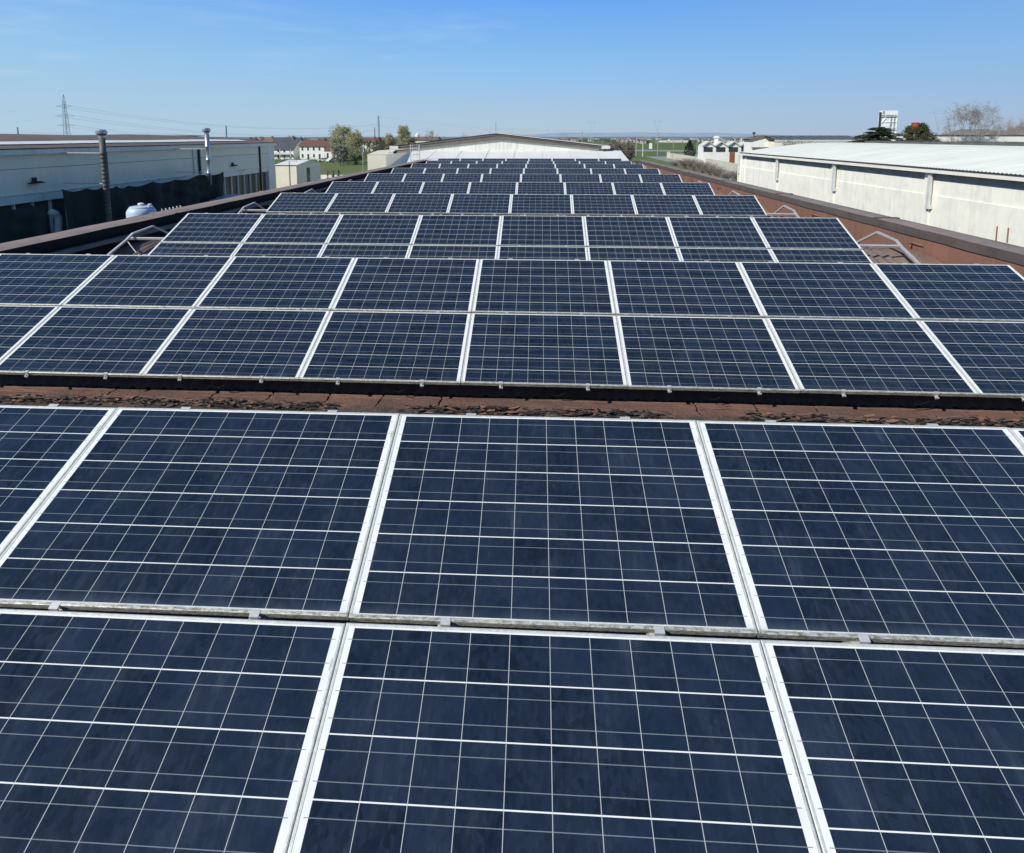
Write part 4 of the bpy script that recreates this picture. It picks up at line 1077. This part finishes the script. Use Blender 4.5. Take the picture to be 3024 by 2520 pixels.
# ------------------------------------------------------------------ houses
def house(px0, px1, Y, yeave, yridge, depth, label, roof, wall='white_wall', rot=0, wins=3, floors=2, balcony=False, name='house', cat='house', chimney=True, group=None):
    p0, p1 = at(px0, 430, Y), at(px1, 430, Y); w = p1.x-p0.x; ze = at(px0, yeave, Y).z; zr = at(px0, yridge, Y+depth/2).z
    o = empty(name, ((p0.x+p1.x)/2, Y, 0), label, cat, group, (0, 0, rot))
    b = MB(); b.box((-w/2, 0, 0), (w/2, depth, ze)); b.face([(-w/2, 0, ze), (-w/2, depth, ze), (-w/2, depth/2, zr-.1)]); b.face([(w/2, 0, ze), (w/2, depth, ze), (w/2, depth/2, zr-.1)]); b.build('wall', M[wall], o)
    ov = .5 if w > 5 else .2
    b = MB()
    for s in (-1, 1):
        ye = -ov if s < 0 else depth+ov; zz = ze-(zr-ze)*ov/(depth/2)
        for dz in (0, .15): b.face([(-w/2-ov, ye, zz+dz), (w/2+ov, ye, zz+dz), (w/2+ov, depth/2, zr+dz), (-w/2-ov, depth/2, zr+dz)])
        b.face([(-w/2-ov, ye, zz), (w/2+ov, ye, zz), (w/2+ov, ye, zz+.15), (-w/2-ov, ye, zz+.15)])
    for x in (-w/2-ov, w/2+ov): b.face([(x, -ov, zz), (x, -ov, zz+.15), (x, depth/2, zr+.15), (x, depth/2, zr)]); b.face([(x, depth+ov, zz), (x, depth+ov, zz+.15), (x, depth/2, zr+.15), (x, depth/2, zr)])
    rf = b.build('roof', M[roof], o)
    if chimney: b = MB(); b.box((w*.2, depth*.4, zr-.6), (w*.2+.7, depth*.4+.6, zr+.9)); b.build('chimney', M['brown_roof'], rf)
    fh = ze/floors
    for f in range(floors):
        for i in range(wins):
            x = -w/2+w*(i+.5)/wins; dr = (f == 0 and i % 2 == 1)
            ww = min(1.0, w/wins*.3)
            b = MB(); b.box((x-ww/2, -.05, fh*f+(.1 if dr else fh*.32)), (x+ww/2, .04, fh*f+fh*.8)); b.build('door' if dr else 'window', M['window'], o)
    if balcony:
        for f in range(1, floors):
            b = MB(); b.box((-w/2+.3, -1.3, fh*f-.12), (w/2-.5, -.001, fh*f+.05)); b.box((-w/2+.3, -1.3, fh*f+.05), (w/2-.5, -1.22, fh*f+.75)); b.build('balcony', M['white_trim'], o)
        for x in (-w/2+.4, 0, w/2-.6): b = MB(); b.box((x, -1.3, 0), (x+.25, -1.05, ze-.2)); b.build('balcony_post', M['white_trim'], o)
    return o
house(792, 868, 208, 440, 408, 11, 'white house with balconies under a large dark panel-covered roof', 'dark_roof', wins=4, balcony=True, rot=-.12)
house(884, 968, 206, 431, 415, 9, 'white two-storey house with a long red tiled roof', 'red_tile', wins=5, balcony=False)
house(958, 992, 190, 446, 432, 7, 'low white extension with red tiled roof beside the blossoming tree', 'red_tile', wins=2, floors=1, chimney=False)
house(770, 800, 240, 424, 408, 9, 'pale house at the far left partly behind the dark-roofed house', 'brown_roof', wins=2)
house(1200, 1290, 300, 414, 405, 12, 'long brown-roofed farm building behind the hall roof', 'brown_roof', wins=6, floors=1, wall='beige')
house(1070, 1110, 300, 420, 408, 10, 'white farmhouse with brown roof behind the olive thicket', 'red_tile', wins=3)
p = at(1233, 402, 310); b = MB(); b.lathe((p.x, p.y, 0), [(1.2, 0), (1.2, at(1233, 398, 310).z), (.6, at(1233, 396, 310).z+.3), (.05, at(1233, 395, 310).z+.4)], 14); tag(b.build('silo', M['white_wall']), 'small white silo above the long brown farm roof', 'silo')
# town beyond the fields, right of the hall
rr = random.Random(11)
towns = [(1590,1500,16),(1707,1400,18),(1760,1300,16),(1815,1350,18),(1860,1500,14),(1915,1250,16),(1945,1400,14),(2050,1300,18),(2100,1250,16),(2135,1400,16),(2175,1300,14),(2205,1250,18),(2245,1100,18),(1895,650,26),(1600+26,900,20),(1650,1000,26),(1668,960,18),(1697,900,22),(1745,880,16),(1838,800,30),(1872,760,20),(2075,800,24),(2115,820,22),(2150,780,26),(2185,760,20),(2232,700,22),(1560,1100,22),(760,700,22),(742,640,20),(975,500,26),(925,560,20)]
adj = ['first','second','third','fourth','fifth','sixth','seventh','eighth','ninth','tenth','eleventh','twelfth','thirteenth','fourteenth','fifteenth','sixteenth','seventeenth','eighteenth','nineteenth','twentieth','twenty-first','twenty-second','twenty-third','twenty-fourth','twenty-fifth','twenty-sixth','twenty-seventh','twenty-eighth','twenty-ninth','thirtieth','thirty-first']
adj_ = ['first','second','third','fourth','fifth','sixth','seventh','eighth','ninth','tenth','eleventh','twelfth','thirteenth','fourteenth','fifteenth','sixteenth','seventeenth','eighteenth']
for i, (px, Y, w) in enumerate(sorted(towns)):
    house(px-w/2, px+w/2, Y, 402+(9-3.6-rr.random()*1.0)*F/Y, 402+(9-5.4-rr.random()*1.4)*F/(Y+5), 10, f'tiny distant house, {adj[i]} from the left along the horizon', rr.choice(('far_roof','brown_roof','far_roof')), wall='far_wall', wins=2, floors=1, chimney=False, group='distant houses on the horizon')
# long building with pale roof behind the field
house(1952, 2036, 790, 416.6, 415.3, 14, 'very long low pale building beyond the green field', 'white_roofing', wall='beige', wins=2, floors=1, chimney=False, name='farm_building', cat='building')
house(1978, 2018, 840, 413.5, 409.5, 14, 'red-roofed farmhouse behind the long pale building', 'far_roof', wins=5, chimney=False)
rr = random.Random(5)
def blob(name, px, ytop, Y, wpx, mt, n=60):
    b = MB(); r = random.Random(int(px)); p = at(px, 410, Y); h = at(px, ytop, Y).z; w = wpx/F*Y
    for i in range(n):
        x = r.uniform(-w/2, w/2); z = h*r.uniform(.2, .95)*(1-.5*abs(2*x/w)**3)
        leaves(b, Vector((p.x+x, p.y+r.uniform(-w*.1, w*.1), z)), h*.18, 16, h*.05, r, .8)
    return b.build(name, mt)
hz = [(1620,409,'leaf_brown',900,70),(1670,408,'leaf_hedge',1000,80),(1730,410,'leaf_brown',900,70),(1800,410,'leaf_hedge',850,60),(1850,409,'leaf_brown',900,90),(1930,411,'leaf_brown',950,90),(2040,411,'leaf_brown',900,70),(2120,410,'leaf_brown',850,90),(2210,410,'leaf_hedge',800,80),(1640,408,'leaf_hedge',700,60),(1760,409,'leaf_hedge',720,90),(1700,407,'leaf_brown',800,80),(1890,411,'leaf_hedge',560,60),(2090,409,'leaf_hedge',600,80),(2170,408,'leaf_hedge',640,90),(2250,409,'leaf_brown',600,60),(860,403,'leaf_brown',620,120),(760,404,'leaf_hedge',620,70),(960,405,'leaf_hedge',640,110),(1040,405,'leaf_brown',560,90),(1130,405,'leaf_hedge',540,90)]
bb = MB()
for px, yt, mt, Y, w in hz:
    o = blob('far_treeline', px, yt, Y, w, M[mt]); tag(o, f'far hazy treeline on the horizon, {"left" if px < 1500 else "right"} part', 'treeline', 'far treelines', 'stuff')

# gabled white works on the right
gw = empty('workshop_building', (at(2145, 430, 168).x, 168, 0), 'white workshop with four small gabled bays and dark windows behind the concrete wall', 'workshop')
x0, x1 = at(2073, 430, 168).x-gw.location.x, at(2222, 430, 168).x-gw.location.x
ze, zr = at(2100, 430, 168).z, at(2100, 417, 168).z; wd = (x1-x0)/4
b = MB(); b.box((x0, 0, 0), (x1, 4, ze))
for i in range(4): b.face([(x0+i*wd, -.01, ze), (x0+(i+1)*wd, -.01, ze), (x0+(i+.5)*wd, -.01, zr-.25)])
b.build('wall', M['white_wall'], gw)
b = MB()
for i in range(4):
    a, m_, c = x0+i*wd-.1, x0+(i+.5)*wd, x0+(i+1)*wd+.1
    for p, q, s in ((a, m_, 1), (m_, c, -1)):
        z0, z1 = (ze-.1, zr) if s > 0 else (zr, ze-.1)
        b.face([(p, -.7, z0), (q, -.7, z1), (q, 4, z1), (p, 4, z0)]); b.face([(p, -.7, z0-.28), (q, -.7, z1-.28), (q, -.7, z1), (p, -.7, z0)])
b.build('roof', M['white_trim'], gw)
for i in range(4):
    b = MB(); xa = x0+i*wd
    b.box((xa+.5, -.05, ze-2.0), (xa+wd-.5, .04, ze-.5)); b.build('window', M['window'], gw)
b = MB(); xd = at(2161, 460, 168).x-gw.location.x; b.box((xd-.7, -.06, 0), (xd+.9, .05, at(2161, 450, 168).z)); b.build('door', M['orange_door'], gw)
b = MB(); xd = at(2120, 410, 168).x-gw.location.x; b.box((xd-.5, 1, ze-1), (xd+.5, 2, at(2120, 408, 168).z)); b.box((xd-.75, .8, at(2120, 408, 168).z), (xd+.75, 2.2, at(2120, 405, 168).z)); b.box((xd-.5, 1, at(2120, 405, 168).z), (xd+.5, 2, at(2120, 402, 168).z)); b.build('chimney', M['white_wall'], gw)
b = MB(); xd = at(2197, 410, 168).x-gw.location.x; b.tube([(xd, 2, ze), (xd, 2, at(2197, 408, 168).z)], .3, 8); b.build('vent', M['galv'], gw)
# low concrete wall
b = MB(); P = [atg(1977, 468), atg(2060, 484), atg(2150, 504), atg(2230, 525)]
for a, c in zip(P, P[1:]): b.bar((a.x, a.y, 1.1), (c.x, c.y, 1.1), .3, 2.2)
a = P[0]; b.box((a.x-1.0, a.y-.5, 0), (a.x+.1, a.y+.5, 2.7)); b.bar((a.x, a.y+.6, 1.0), (at(2020, 460, 226).x, 226, 1.0), .3, 1.9)
tag(b.build('boundary_wall', M['concrete_wall']), 'low weathered concrete boundary wall between the road and the white workshop', 'wall')
# white gabled house and long solar-roofed building
def gable_front(px0, px1, Y, yeave, yapex, label, name='building'):
    p0, p1 = at(px0, 430, Y), at(px1, 430, Y); w = p1.x-p0.x; ze, zr = at(px0, yeave, Y).z, at(px0, yapex, Y).z
    o = empty(name, ((p0.x+p1.x)/2, Y, 0), label, 'building')
    b = MB(); b.box((-w/2, 0, 0), (w/2, 4, ze)); b.face([(-w/2, 0, ze), (w/2, 0, ze), (0, 0, zr)]); b.build('wall', M['white_wall'], o)
    b = MB()
    for s in (-1, 1):
        for dz in (0, .2): b.face([(s*(w/2+.5), -.5, ze-.1+dz), (0, -.5, zr+.05+dz), (0, 4.3, zr+.05+dz), (s*(w/2+.5), 4.3, ze-.1+dz)])
        b.face([(s*(w/2+.5), -.5, ze-.1), (0, -.5, zr+.05), (0, -.5, zr+.25), (s*(w/2+.5), -.5, ze+.1)])
    b.build('roof', M['brown_roof'], o)
    b = MB(); b.box((-w/2+.3, -.9, ze-1.9), (w/2-.2, -.02, ze-1.75)); b.box((-w/2+.5, -.04, ze-3.4), (-w/2+1.9, .03, ze-2.2)); b.box((w*.1, -.04, ze-3.4), (w*.1+1.5, .03, ze-2.2)); b.build('window', M['window'], o)
    b = MB(); b.lathe((-w*.27, 2, 0), [(.12, ze), (.12, zr+.5), (.35, zr+.6), (.35, zr+.95), (.1, zr+1.0)], 10); b.build('vent', M['dark_edge'], o)
gable_front(2216, 2298, 128, 413, 403, 'white gable-fronted building with brown roof above the near workshop')
p0, p1 = at(2288, 420, 124), at(2560, 420, 124)
lb = empty('industrial_building', (p0.x, 124, 0), 'long cream building with dark solar-panelled roof left of the cedar', 'building')
w = p1.x-p0.x; ze, z2 = at(2300, 419, 124).z, at(2300, 413.5, 124).z; zr = at(2300, 401, 132).z
b = MB(); b.box((0, 0, 0), (w, 16, ze)); b.build('wall', M['beige'], lb)
b = MB(); b.box((-.1, -.15, ze), (w, 0, z2)); b.build('fascia', M['white_trim'], lb)
b = MB(); b.face([(0, -.1, z2+.02), (w, -.1, z2+.02), (w, 8, zr), (-1.2, 8, zr)]); b.face([(0, 16, z2), (w, 16, z2), (w, 8, zr), (-1.2, 8, zr)]); b.build('roof', M['dark_roof'], lb)
b = MB()
for i in range(9): b.bar((1+i*w/9, 0, z2+.08), (.4+i*w/9, 7.9, zr+.06), .12, .05)
b.build('roof_joint', M['post_grey'], lb)
b = MB(); b.box((1.8, -.03, 1.5), (9, .02, ze-.6)); b.box((10.5, -.03, 1.5), (w-4, .02, ze-.8)); b.build('window', M['concrete_wall'], lb)
p0, p1 = at(2745, 420, 118), at(3110, 420, 118)
wb = empty('industrial_building', (p0.x, 118, 0), 'long plain white building behind the large bare tree on the right', 'building')
b = MB(); b.box((0, 0, 0), (p1.x-p0.x, 12, at(2800, 401, 118).z)); b.build('wall', M['white_wall'], wb)
b = MB(); b.box((-.2, -.2, at(2800, 401, 118).z), (p1.x-p0.x+.2, 12.2, at(2800, 399, 118).z)); b.build('roof', M['dark_roof'], wb)
b = MB()
for i in range(5): b.box((2+i*5.2, -.04, at(2800, 401, 118).z-2.6), (4.4+i*5.2, .02, at(2800, 401, 118).z-1.6)); 
b.build('window', M['post_grey'], wb)
# glazed tower
tx, Yt = at(2620, 400, 150), 150
tw_ = empty('glass_tower', (tx.x, Yt, 0), 'white framed glazed tower rising above the cedar', 'tower')
hw = 26/F*Yt*.93; zt = at(2620, 327, Yt).z
b = MB(); b.box((-hw+.3, .1, 0), (hw-.1, 1.0, zt-1.16)); b.build('glazing', M['glass_grey'], tw_)
b = MB(); b.box((-hw+.5, -.1, zt-1.15), (hw, 1.1, zt)); b.build('sign_band', M['lattice_white'], tw_)
b = MB()
for x in (-hw+.3, -hw*.35, hw*.25, hw*.62, hw-.15): b.box((x, -.05, 0), (x+.18, .1, zt-1.15))
z = 1.0
while z < zt-2.2: b.box((-hw+.3, -.08, z), (hw, .1, z+.22)); z += 1.45
for i in range(5):
    z = zt-3.4-i*2.9; b.bar((-hw+.4, -.06, z), (-hw*.35, -.06, z+1.4), .3, .1); b.box((-hw+.4, -.04, z-.9), (hw*.2, .08, z-.1))
b.build('white_frame', M['lattice_white'], tw_)
b = MB(); b.box((hw*.22, -.12, 0), (hw*.34, -.085, zt-1.3)); b.box((hw*.60, -.12, 0), (hw*.72, -.085, zt-1.6)); b.box((-hw+.3, -.12, zt-1.75), (hw, -.085, zt-1.5)); b.build('dark_mullion', M['post_grey'], tw_)
b = MB(); b.box((-hw+.6, -.13, zt-.95), (-hw+1.2, -.102, zt-.15)); b.build('grey_sign_patch', M['pylon'], tw_)
b = MB(); b.box((-hw, -.2, 0), (-hw+.28, .3, zt-.4)); b.box((hw-.1, 0, 0), (hw+.08, .9, zt-2.2)); b.build('dark_mast', M['dark_edge'], tw_)
p = at(2703, 373, 105.4); hp = empty('red_hopper', (p.x, 105.4, 0), 'small red hopper poking out of the dense pine tree', 'hopper')
b = MB(); z = p.z; b.lathe((0,0,0), [(.22, z-.9), (.3, z-.6), (.55, z-.1), (.6, z+.1), (.6, z+.5), (.68, z+.5), (.68, z+.62), (.5, z+.68)], 14); b.build('bin', M['red'], hp)
b = MB(); b.tube([(0,0,0), (0,0,z-1.3)], .2, 8); b.box((-.5, -.05, z-.5), (.5, .05, z-.42)); b.build('stand', M['post_grey'], hp)

# posts on the right
for px, yt, yb, r_, mt, lb in ((1862,425,470,.13,'post_cream','cream concrete post, leftmost of the posts right of the lean-to'), (1878,410,461,.13,'post_cream','tall cream post between two shorter cream posts'), (1898,421,463,.20,'post_cream','thick cream post nearest the road bend'), (1941,396,472,.13,'post_grey','tall grey pole standing at the road edge'), (1988,402,452,.12,'post_grey','thin grey pole behind the end of the concrete wall'), (2057,405,470,.11,'post_grey','thin grey pole right of the dark conifer'), (2153,418,482,.08,'post_grey','slender grey pole in front of the workshop door')):
    p = atg(px, yb); z = at(px, yt, p.y).z; b = MB(); b.tube([(p.x, p.y, 0), (p.x, p.y, z)], [r_*1.3, r_], 8)
    if 'tall grey' in lb or 'end of the' in lb: b.box((p.x-.1, p.y-.1, z), (p.x+.9, p.y+.1, z+.15))
    tag(b.build('pole', M[mt]), lb, 'pole')
p = atg(1921, 447); z0, z1 = at(1921, 440, p.y).z, at(1921, 423, p.y).z
sg = empty('signboard', (p.x, p.y, 0), 'small white signboard on a post in the green field', 'sign')
b = MB(); b.box((-.9, -.05, z0), (.9, .05, z1)); b.build('board', M['sign_white'], sg)
b = MB(); b.tube([(0, .1, 0), (0, .1, z1+.6)], .08, 6); b.build('post', M['post_grey'], sg)
# parked cars by the houses and behind the conifer
def car(px, Y, mt, label, rot=0):
    p = at(px, 460, Y); o = empty('parked_car', (p.x, Y, 0), label, 'car', 'cars parked by the houses', (0, 0, rot))
    b = MB(); prof = [(-2.1,.35),(-2.1,.8),(-1.2,.92),(-.7,1.42),(.8,1.42),(1.4,.95),(2.1,.85),(2.1,.35)]
    for s, t in ((-.85, .85),):
        b.face([(x, s, z) for x, z in prof]); b.face([(x, t, z) for x, z in prof][::-1])
        for (xa, za), (xb, zb) in zip(prof, prof[1:]+prof[:1]): b.face([(xa, s, za), (xb, s, zb), (xb, t, zb), (xa, t, za)])
    b.build('body', M[mt], o)
    b = MB(); b.face([(-1.05,-.86,.95),(1.2,-.86,.95),(.72,-.86,1.36),(-.65,-.86,1.36)]); b.build('window', M['window'], o)
    for x in (-1.3, 1.3):
        for y in (-.78, .78): b = MB(); b.tube([(x, y-.1, .33), (x, y+.1, .33)], .33, 12); b.build('wheel', M['tyre'], o)
car(957, 187, 'car_white', 'white parked car below the red-roofed extension, left one', .2)
car(978, 186, 'car_white', 'white parked car below the red-roofed extension, right one', 1.2)
car(2060, 225, 'car_grey', 'grey parked car between the conifer and the workshop', 1.4)

# ------------------------------------------------------------------ pylons and wires
def pylon(px, ytop, Y, label, kind='cross', mt='pylon', ybot=None, th=.10, group='power line pylons'):
    p = at(px, 400, Y); z = at(px, ytop, Y).z
    o = empty('pylon', (p.x, Y, 0), label, 'pylon', group)
    b = MB(); r = th
    if kind == 'cross':
        bw, tw2 = z*.042, z*.016
        def hwid(zz): 
            t = zz/z; return bw+(tw2*1.6-bw)*min(1, t/.55) if t < .55 else tw2*1.6+(tw2*.9-tw2*1.6)*((t-.55)/.33) if t < .88 else tw2*.9*(1-(t-.88)/.125)
        lv = [z*k for k in (0,.10,.2,.29,.37,.44,.50,.55,.61,.67,.73,.79,.84,.88,1)]
        for sx in (-1, 1):
            for sy in (-1, 1): b.tube([(sx*hwid(q), sy*hwid(q), q) for q in lv], r, 4, False)
        for q, q2 in zip(lv, lv[1:-1]):
            for s in (-1, 1):
                b.bar((-hwid(q), s*hwid(q), q), (hwid(q2), s*hwid(q2), q2), r); b.bar((hwid(q), s*hwid(q), q), (-hwid(q2), s*hwid(q2), q2), r)
                b.bar((s*hwid(q), -hwid(q), q), (s*hwid(q2), hwid(q2), q2), r)
            b.bar((-hwid(q2), -hwid(q2), q2), (hwid(q2), -hwid(q2), q2), r)
        for q, ln in ((.45, .175), (.62, .19), (.79, .16)):
            for s in (-1, 1):
                b.bar((0, 0, q*z+.035*z), (s*ln*z, 0, q*z), r*1.6); b.bar((0, 0, q*z), (s*ln*z, 0, q*z), r*2)
                b.bar((s*ln*z*.5, 0, q*z), (s*ln*z*.5, 0, q*z+.018*z), r)
    elif kind == 'delta':
        for s in (-1, 1):
            b.bar((s*z*.06, 0, 0), (s*z*.018, 0, z*.55), r); b.bar((s*z*.018, 0, z*.55), (s*z*.12, 0, z*.93), r)
            b.bar((s*z*.12, 0, z*.93), (s*z*.14, 0, z), r); b.bar((s*z*.12, 0, z*.93), (s*z*.23, 0, z*.95), r); b.bar((s*z*.14, 0, z), (s*z*.23, 0, z*.95), r)
            b.bar((s*z*.018, 0, z*.55), (0, 0, z*.75), r*.7)
        b.bar((-z*.14, 0, z*.93), (z*.14, 0, z*.93), r); b.bar((-z*.14, 0, z), (z*.14, 0, z), r)
        q = 0
        while q < z*.52:
            a = z*.06-(z*.042)*q/(z*.55); b.bar((-a, 0, q), (a, 0, q+z*.07), r*.7); b.bar((a, 0, q), (-a, 0, q+z*.07), r*.7); q += z*.07
    else:
        for sx in (-1, 1):
            for sy in (-1, 1): b.tube([(sx*z*.03, sy*z*.03, 0), (sx*z*.012, sy*z*.012, z)], r, 4, False)
        q = 0; s = 1
        while q < z*.97:
            a = z*.03-z*.018*q/z; b.bar((-s*a, -a, q), (s*a, -a, q+z*.04), r*.8); b.bar((s*a, a, q), (-s*a, a, q+z*.04), r*.8); s = -s; q += z*.04
        for q, ln in ((.93, .035), (.8, .05), (.66, .045)):
            b.bar((-ln*z, 0, q*z), (ln*z, 0, q*z), r)
            for t in (-1, 1): b.bar((t*ln*z, 0, q*z), (t*ln*z, 0, q*z-.03*z), r*1.5)
    b.build('lattice', M[mt], o)
    return p, z
P1, Z1_ = pylon(198, 279, 330, 'largest steel lattice pylon with three crossarms above the left warehouse', th=.11)
pylon(54, 376, 900, 'tiny far pylon left of the largest pylon above the left warehouse', mt='pylon_far', th=.5, kind='mast')
pylon(669, 371, 620, 'small thin pylon just right of the shiny flue', kind='mast', th=.22, mt='pylon')
P2, Z2_ = pylon(1119, 342, 560, 'slim lattice pylon above the trees left of the hall roof', kind='mast', th=.16, mt='pylon')
pylon(1107, 377, 560, 'short slim pylon directly left of the slim lattice pylon', kind='mast', th=.14, mt='pylon')
pylon(1464, 360, 900, 'faint antenna mast above the hall roof ridge', kind='mast', th=.16, mt='pylon_far')
pylon(1446, 386, 800, 'short faint mast left of the hall roof ridge', kind='mast', th=.2, mt='pylon_far')
pylon(1513, 380, 1500, 'faintest delta pylon just right of the hall ridge', 'delta', 'pylon_far', th=.3, group='delta pylons on the horizon')
pylon(1617, 384, 1300, 'faint small delta pylon above the right slope of the hall roof', 'delta', 'pylon_far', th=.3, group='delta pylons on the horizon')
pylon(1747, 358, 800, 'pale delta pylon above the right end of the hall roof', 'delta', 'pylon_far', th=.26, group='delta pylons on the horizon')
pylon(1941, 357, 700, 'pale delta pylon behind the tall grey roadside pole', 'delta', 'pylon_far', th=.26, group='delta pylons on the horizon')
pylon(2768, 327, 420, 'delta pylon just left of the large bare tree', 'delta', 'pylon_far', th=.22, group='delta pylons on the horizon')
pylon(1719, 387, 600, 'short dark mast on the horizon right of the hall roof', 'mast', 'pylon', th=.12)
pylon(2132, 394, 700, 'short faint mast on the horizon above the white workshop', 'mast', 'pylon_far', th=.14)
def wires(name, A, Bp, sag, r0, label):
    b = MB()
    for a, c in zip(A, Bp):
        a, c = Vector(a), Vector(c); pts = []
        for i in range(25):
            t = i/24; p = a.lerp(c, t); p.z -= sag*4*t*(1-t); pts.append(p)
        b.tube(pts, r0, 3, False)
    tag(b.build(name, M['wire']), label, 'power lines')
arms = [(P1.x+s*ln*Z1_, 330, q*Z1_) for q, ln in ((.45,.175),(.62,.19),(.79,.16)) for s in (-1, 1)]
left = [at(-260, y, 360) for y in (407, 401, 374, 369, 340, 336)]
right = [at(1119, y, 560) for y in (399, 398, 385, 383, 368, 366)]
wires('power_line', arms, left, 2, .045, 'overhead wires running left from the largest pylon out of the photo')
wires('power_line', arms, right, 9, .055, 'overhead wires descending right from the largest pylon to the slim pylon')
a = at(1119, 345, 560); c = at(1747, 384, 800)
wires('power_line', [a, at(1119, 372, 560)], [c, at(1747, 392, 800)], 6, .05, 'very faint wires between the slim pylon and the pale delta pylon')

# ------------------------------------------------------------------ light
SUN_EL, SUN_AZ = R(36), None
hd = Vector((.74, .67)).normalized()                     # horizontal travel of the light
dv = Vector((hd.x*math.cos(SUN_EL), hd.y*math.cos(SUN_EL), -math.sin(SUN_EL)))
sd = bpy.data.lights.new('sun', 'SUN'); sd.energy = 5.0; sd.angle = R(.53); sd.color = (1, .965, .86)
so = bpy.data.objects.new('sun', sd); col.objects.link(so); so.rotation_euler = dv.to_track_quat('-Z', 'Y').to_euler()
w = bpy.data.worlds.new('World'); scn.world = w; w.use_nodes = True
n = N(w.node_tree); bg = n.n['Background']
sky = n.new('ShaderNodeTexSky', sky_type='NISHITA', sun_disc=False)
sky.sun_elevation = SUN_EL; sky.sun_rotation = math.atan2(-dv.x, -dv.y)
sky.air_density = 1.0; sky.dust_density = .35; sky.ozone_density = 2.2; sky.altitude = 100
tc = n.new('ShaderNodeTexCoord').outputs['Generated']
# thin cirrus wisps, stretched along the horizon
sp = n.new('ShaderNodeSeparateXYZ'); n.put(sp.inputs[0], tc)
cl = n.noise(n.map(tc, (2.2, 2.2, 16), (2.1, 0, .3)), 2.6, 6, .55, .4)
cl2 = n.noise(n.map(tc, (1, 1, 3), (0, 4, 0)), 1.6, 2, .5)
lft = n.ramp(sp.outputs[0], .1, -.5, .12, 1)
band = n.m('MULTIPLY', n.ramp(sp.outputs[2], .04, .10), n.ramp(sp.outputs[2], .30, .16))
f = n.m('MULTIPLY', n.m('MULTIPLY', n.m('MULTIPLY', n.ramp(cl, .50, .72), n.ramp(cl2, .40, .58)), lft), n.m('MULTIPLY', band, .42))
# grade of a hazy spring sky: pale at the horizon, deep blue higher up
rp = n.new('ShaderNodeValToRGB'); n.put(rp.inputs[0], n.m('MAXIMUM', sp.outputs[2], 0))
stops = [(0, (.43, .55, .68)), (.05, (.375, .545, .755)), (.12, (.265, .540, .870)), (.25, (.130, .390, .940)), (.45, (.040, .180, .480)), (1, (.014, .080, .24))]
els = rp.color_ramp.elements
els[0].position, els[0].color = stops[0][0], (*stops[0][1], 1); els[1].position, els[1].color = stops[-1][0], (*stops[-1][1], 1)
for p_, c_ in stops[1:-1]: e_ = els.new(p_); e_.color = (*c_, 1)
g = rp.outputs[0]
lowz = n.ramp(sp.outputs[2], .30, .02)
g = n.mix(n.m('MULTIPLY', n.ramp(sp.outputs[0], 0, -.7), n.m('MULTIPLY', lowz, .55)), g, (.42, .66, .84))
g = n.mix(n.m('MULTIPLY', n.ramp(sp.outputs[0], 0, .7), .35), g, (.15, .30, .62))
g = n.mix(f, g, (.78, .84, .90))
sc_ = n.mix(1.0, sky.outputs[0], (.105, .105, .105), 'MULTIPLY')
n.put(bg.inputs[0], n.mix(.90, sc_, g)); bg.inputs[1].default_value = 1.0
scn.view_settings.view_transform = 'Standard'; scn.view_settings.look = 'None'; scn.view_settings.exposure = 0
scn.cycles.max_bounces = 6
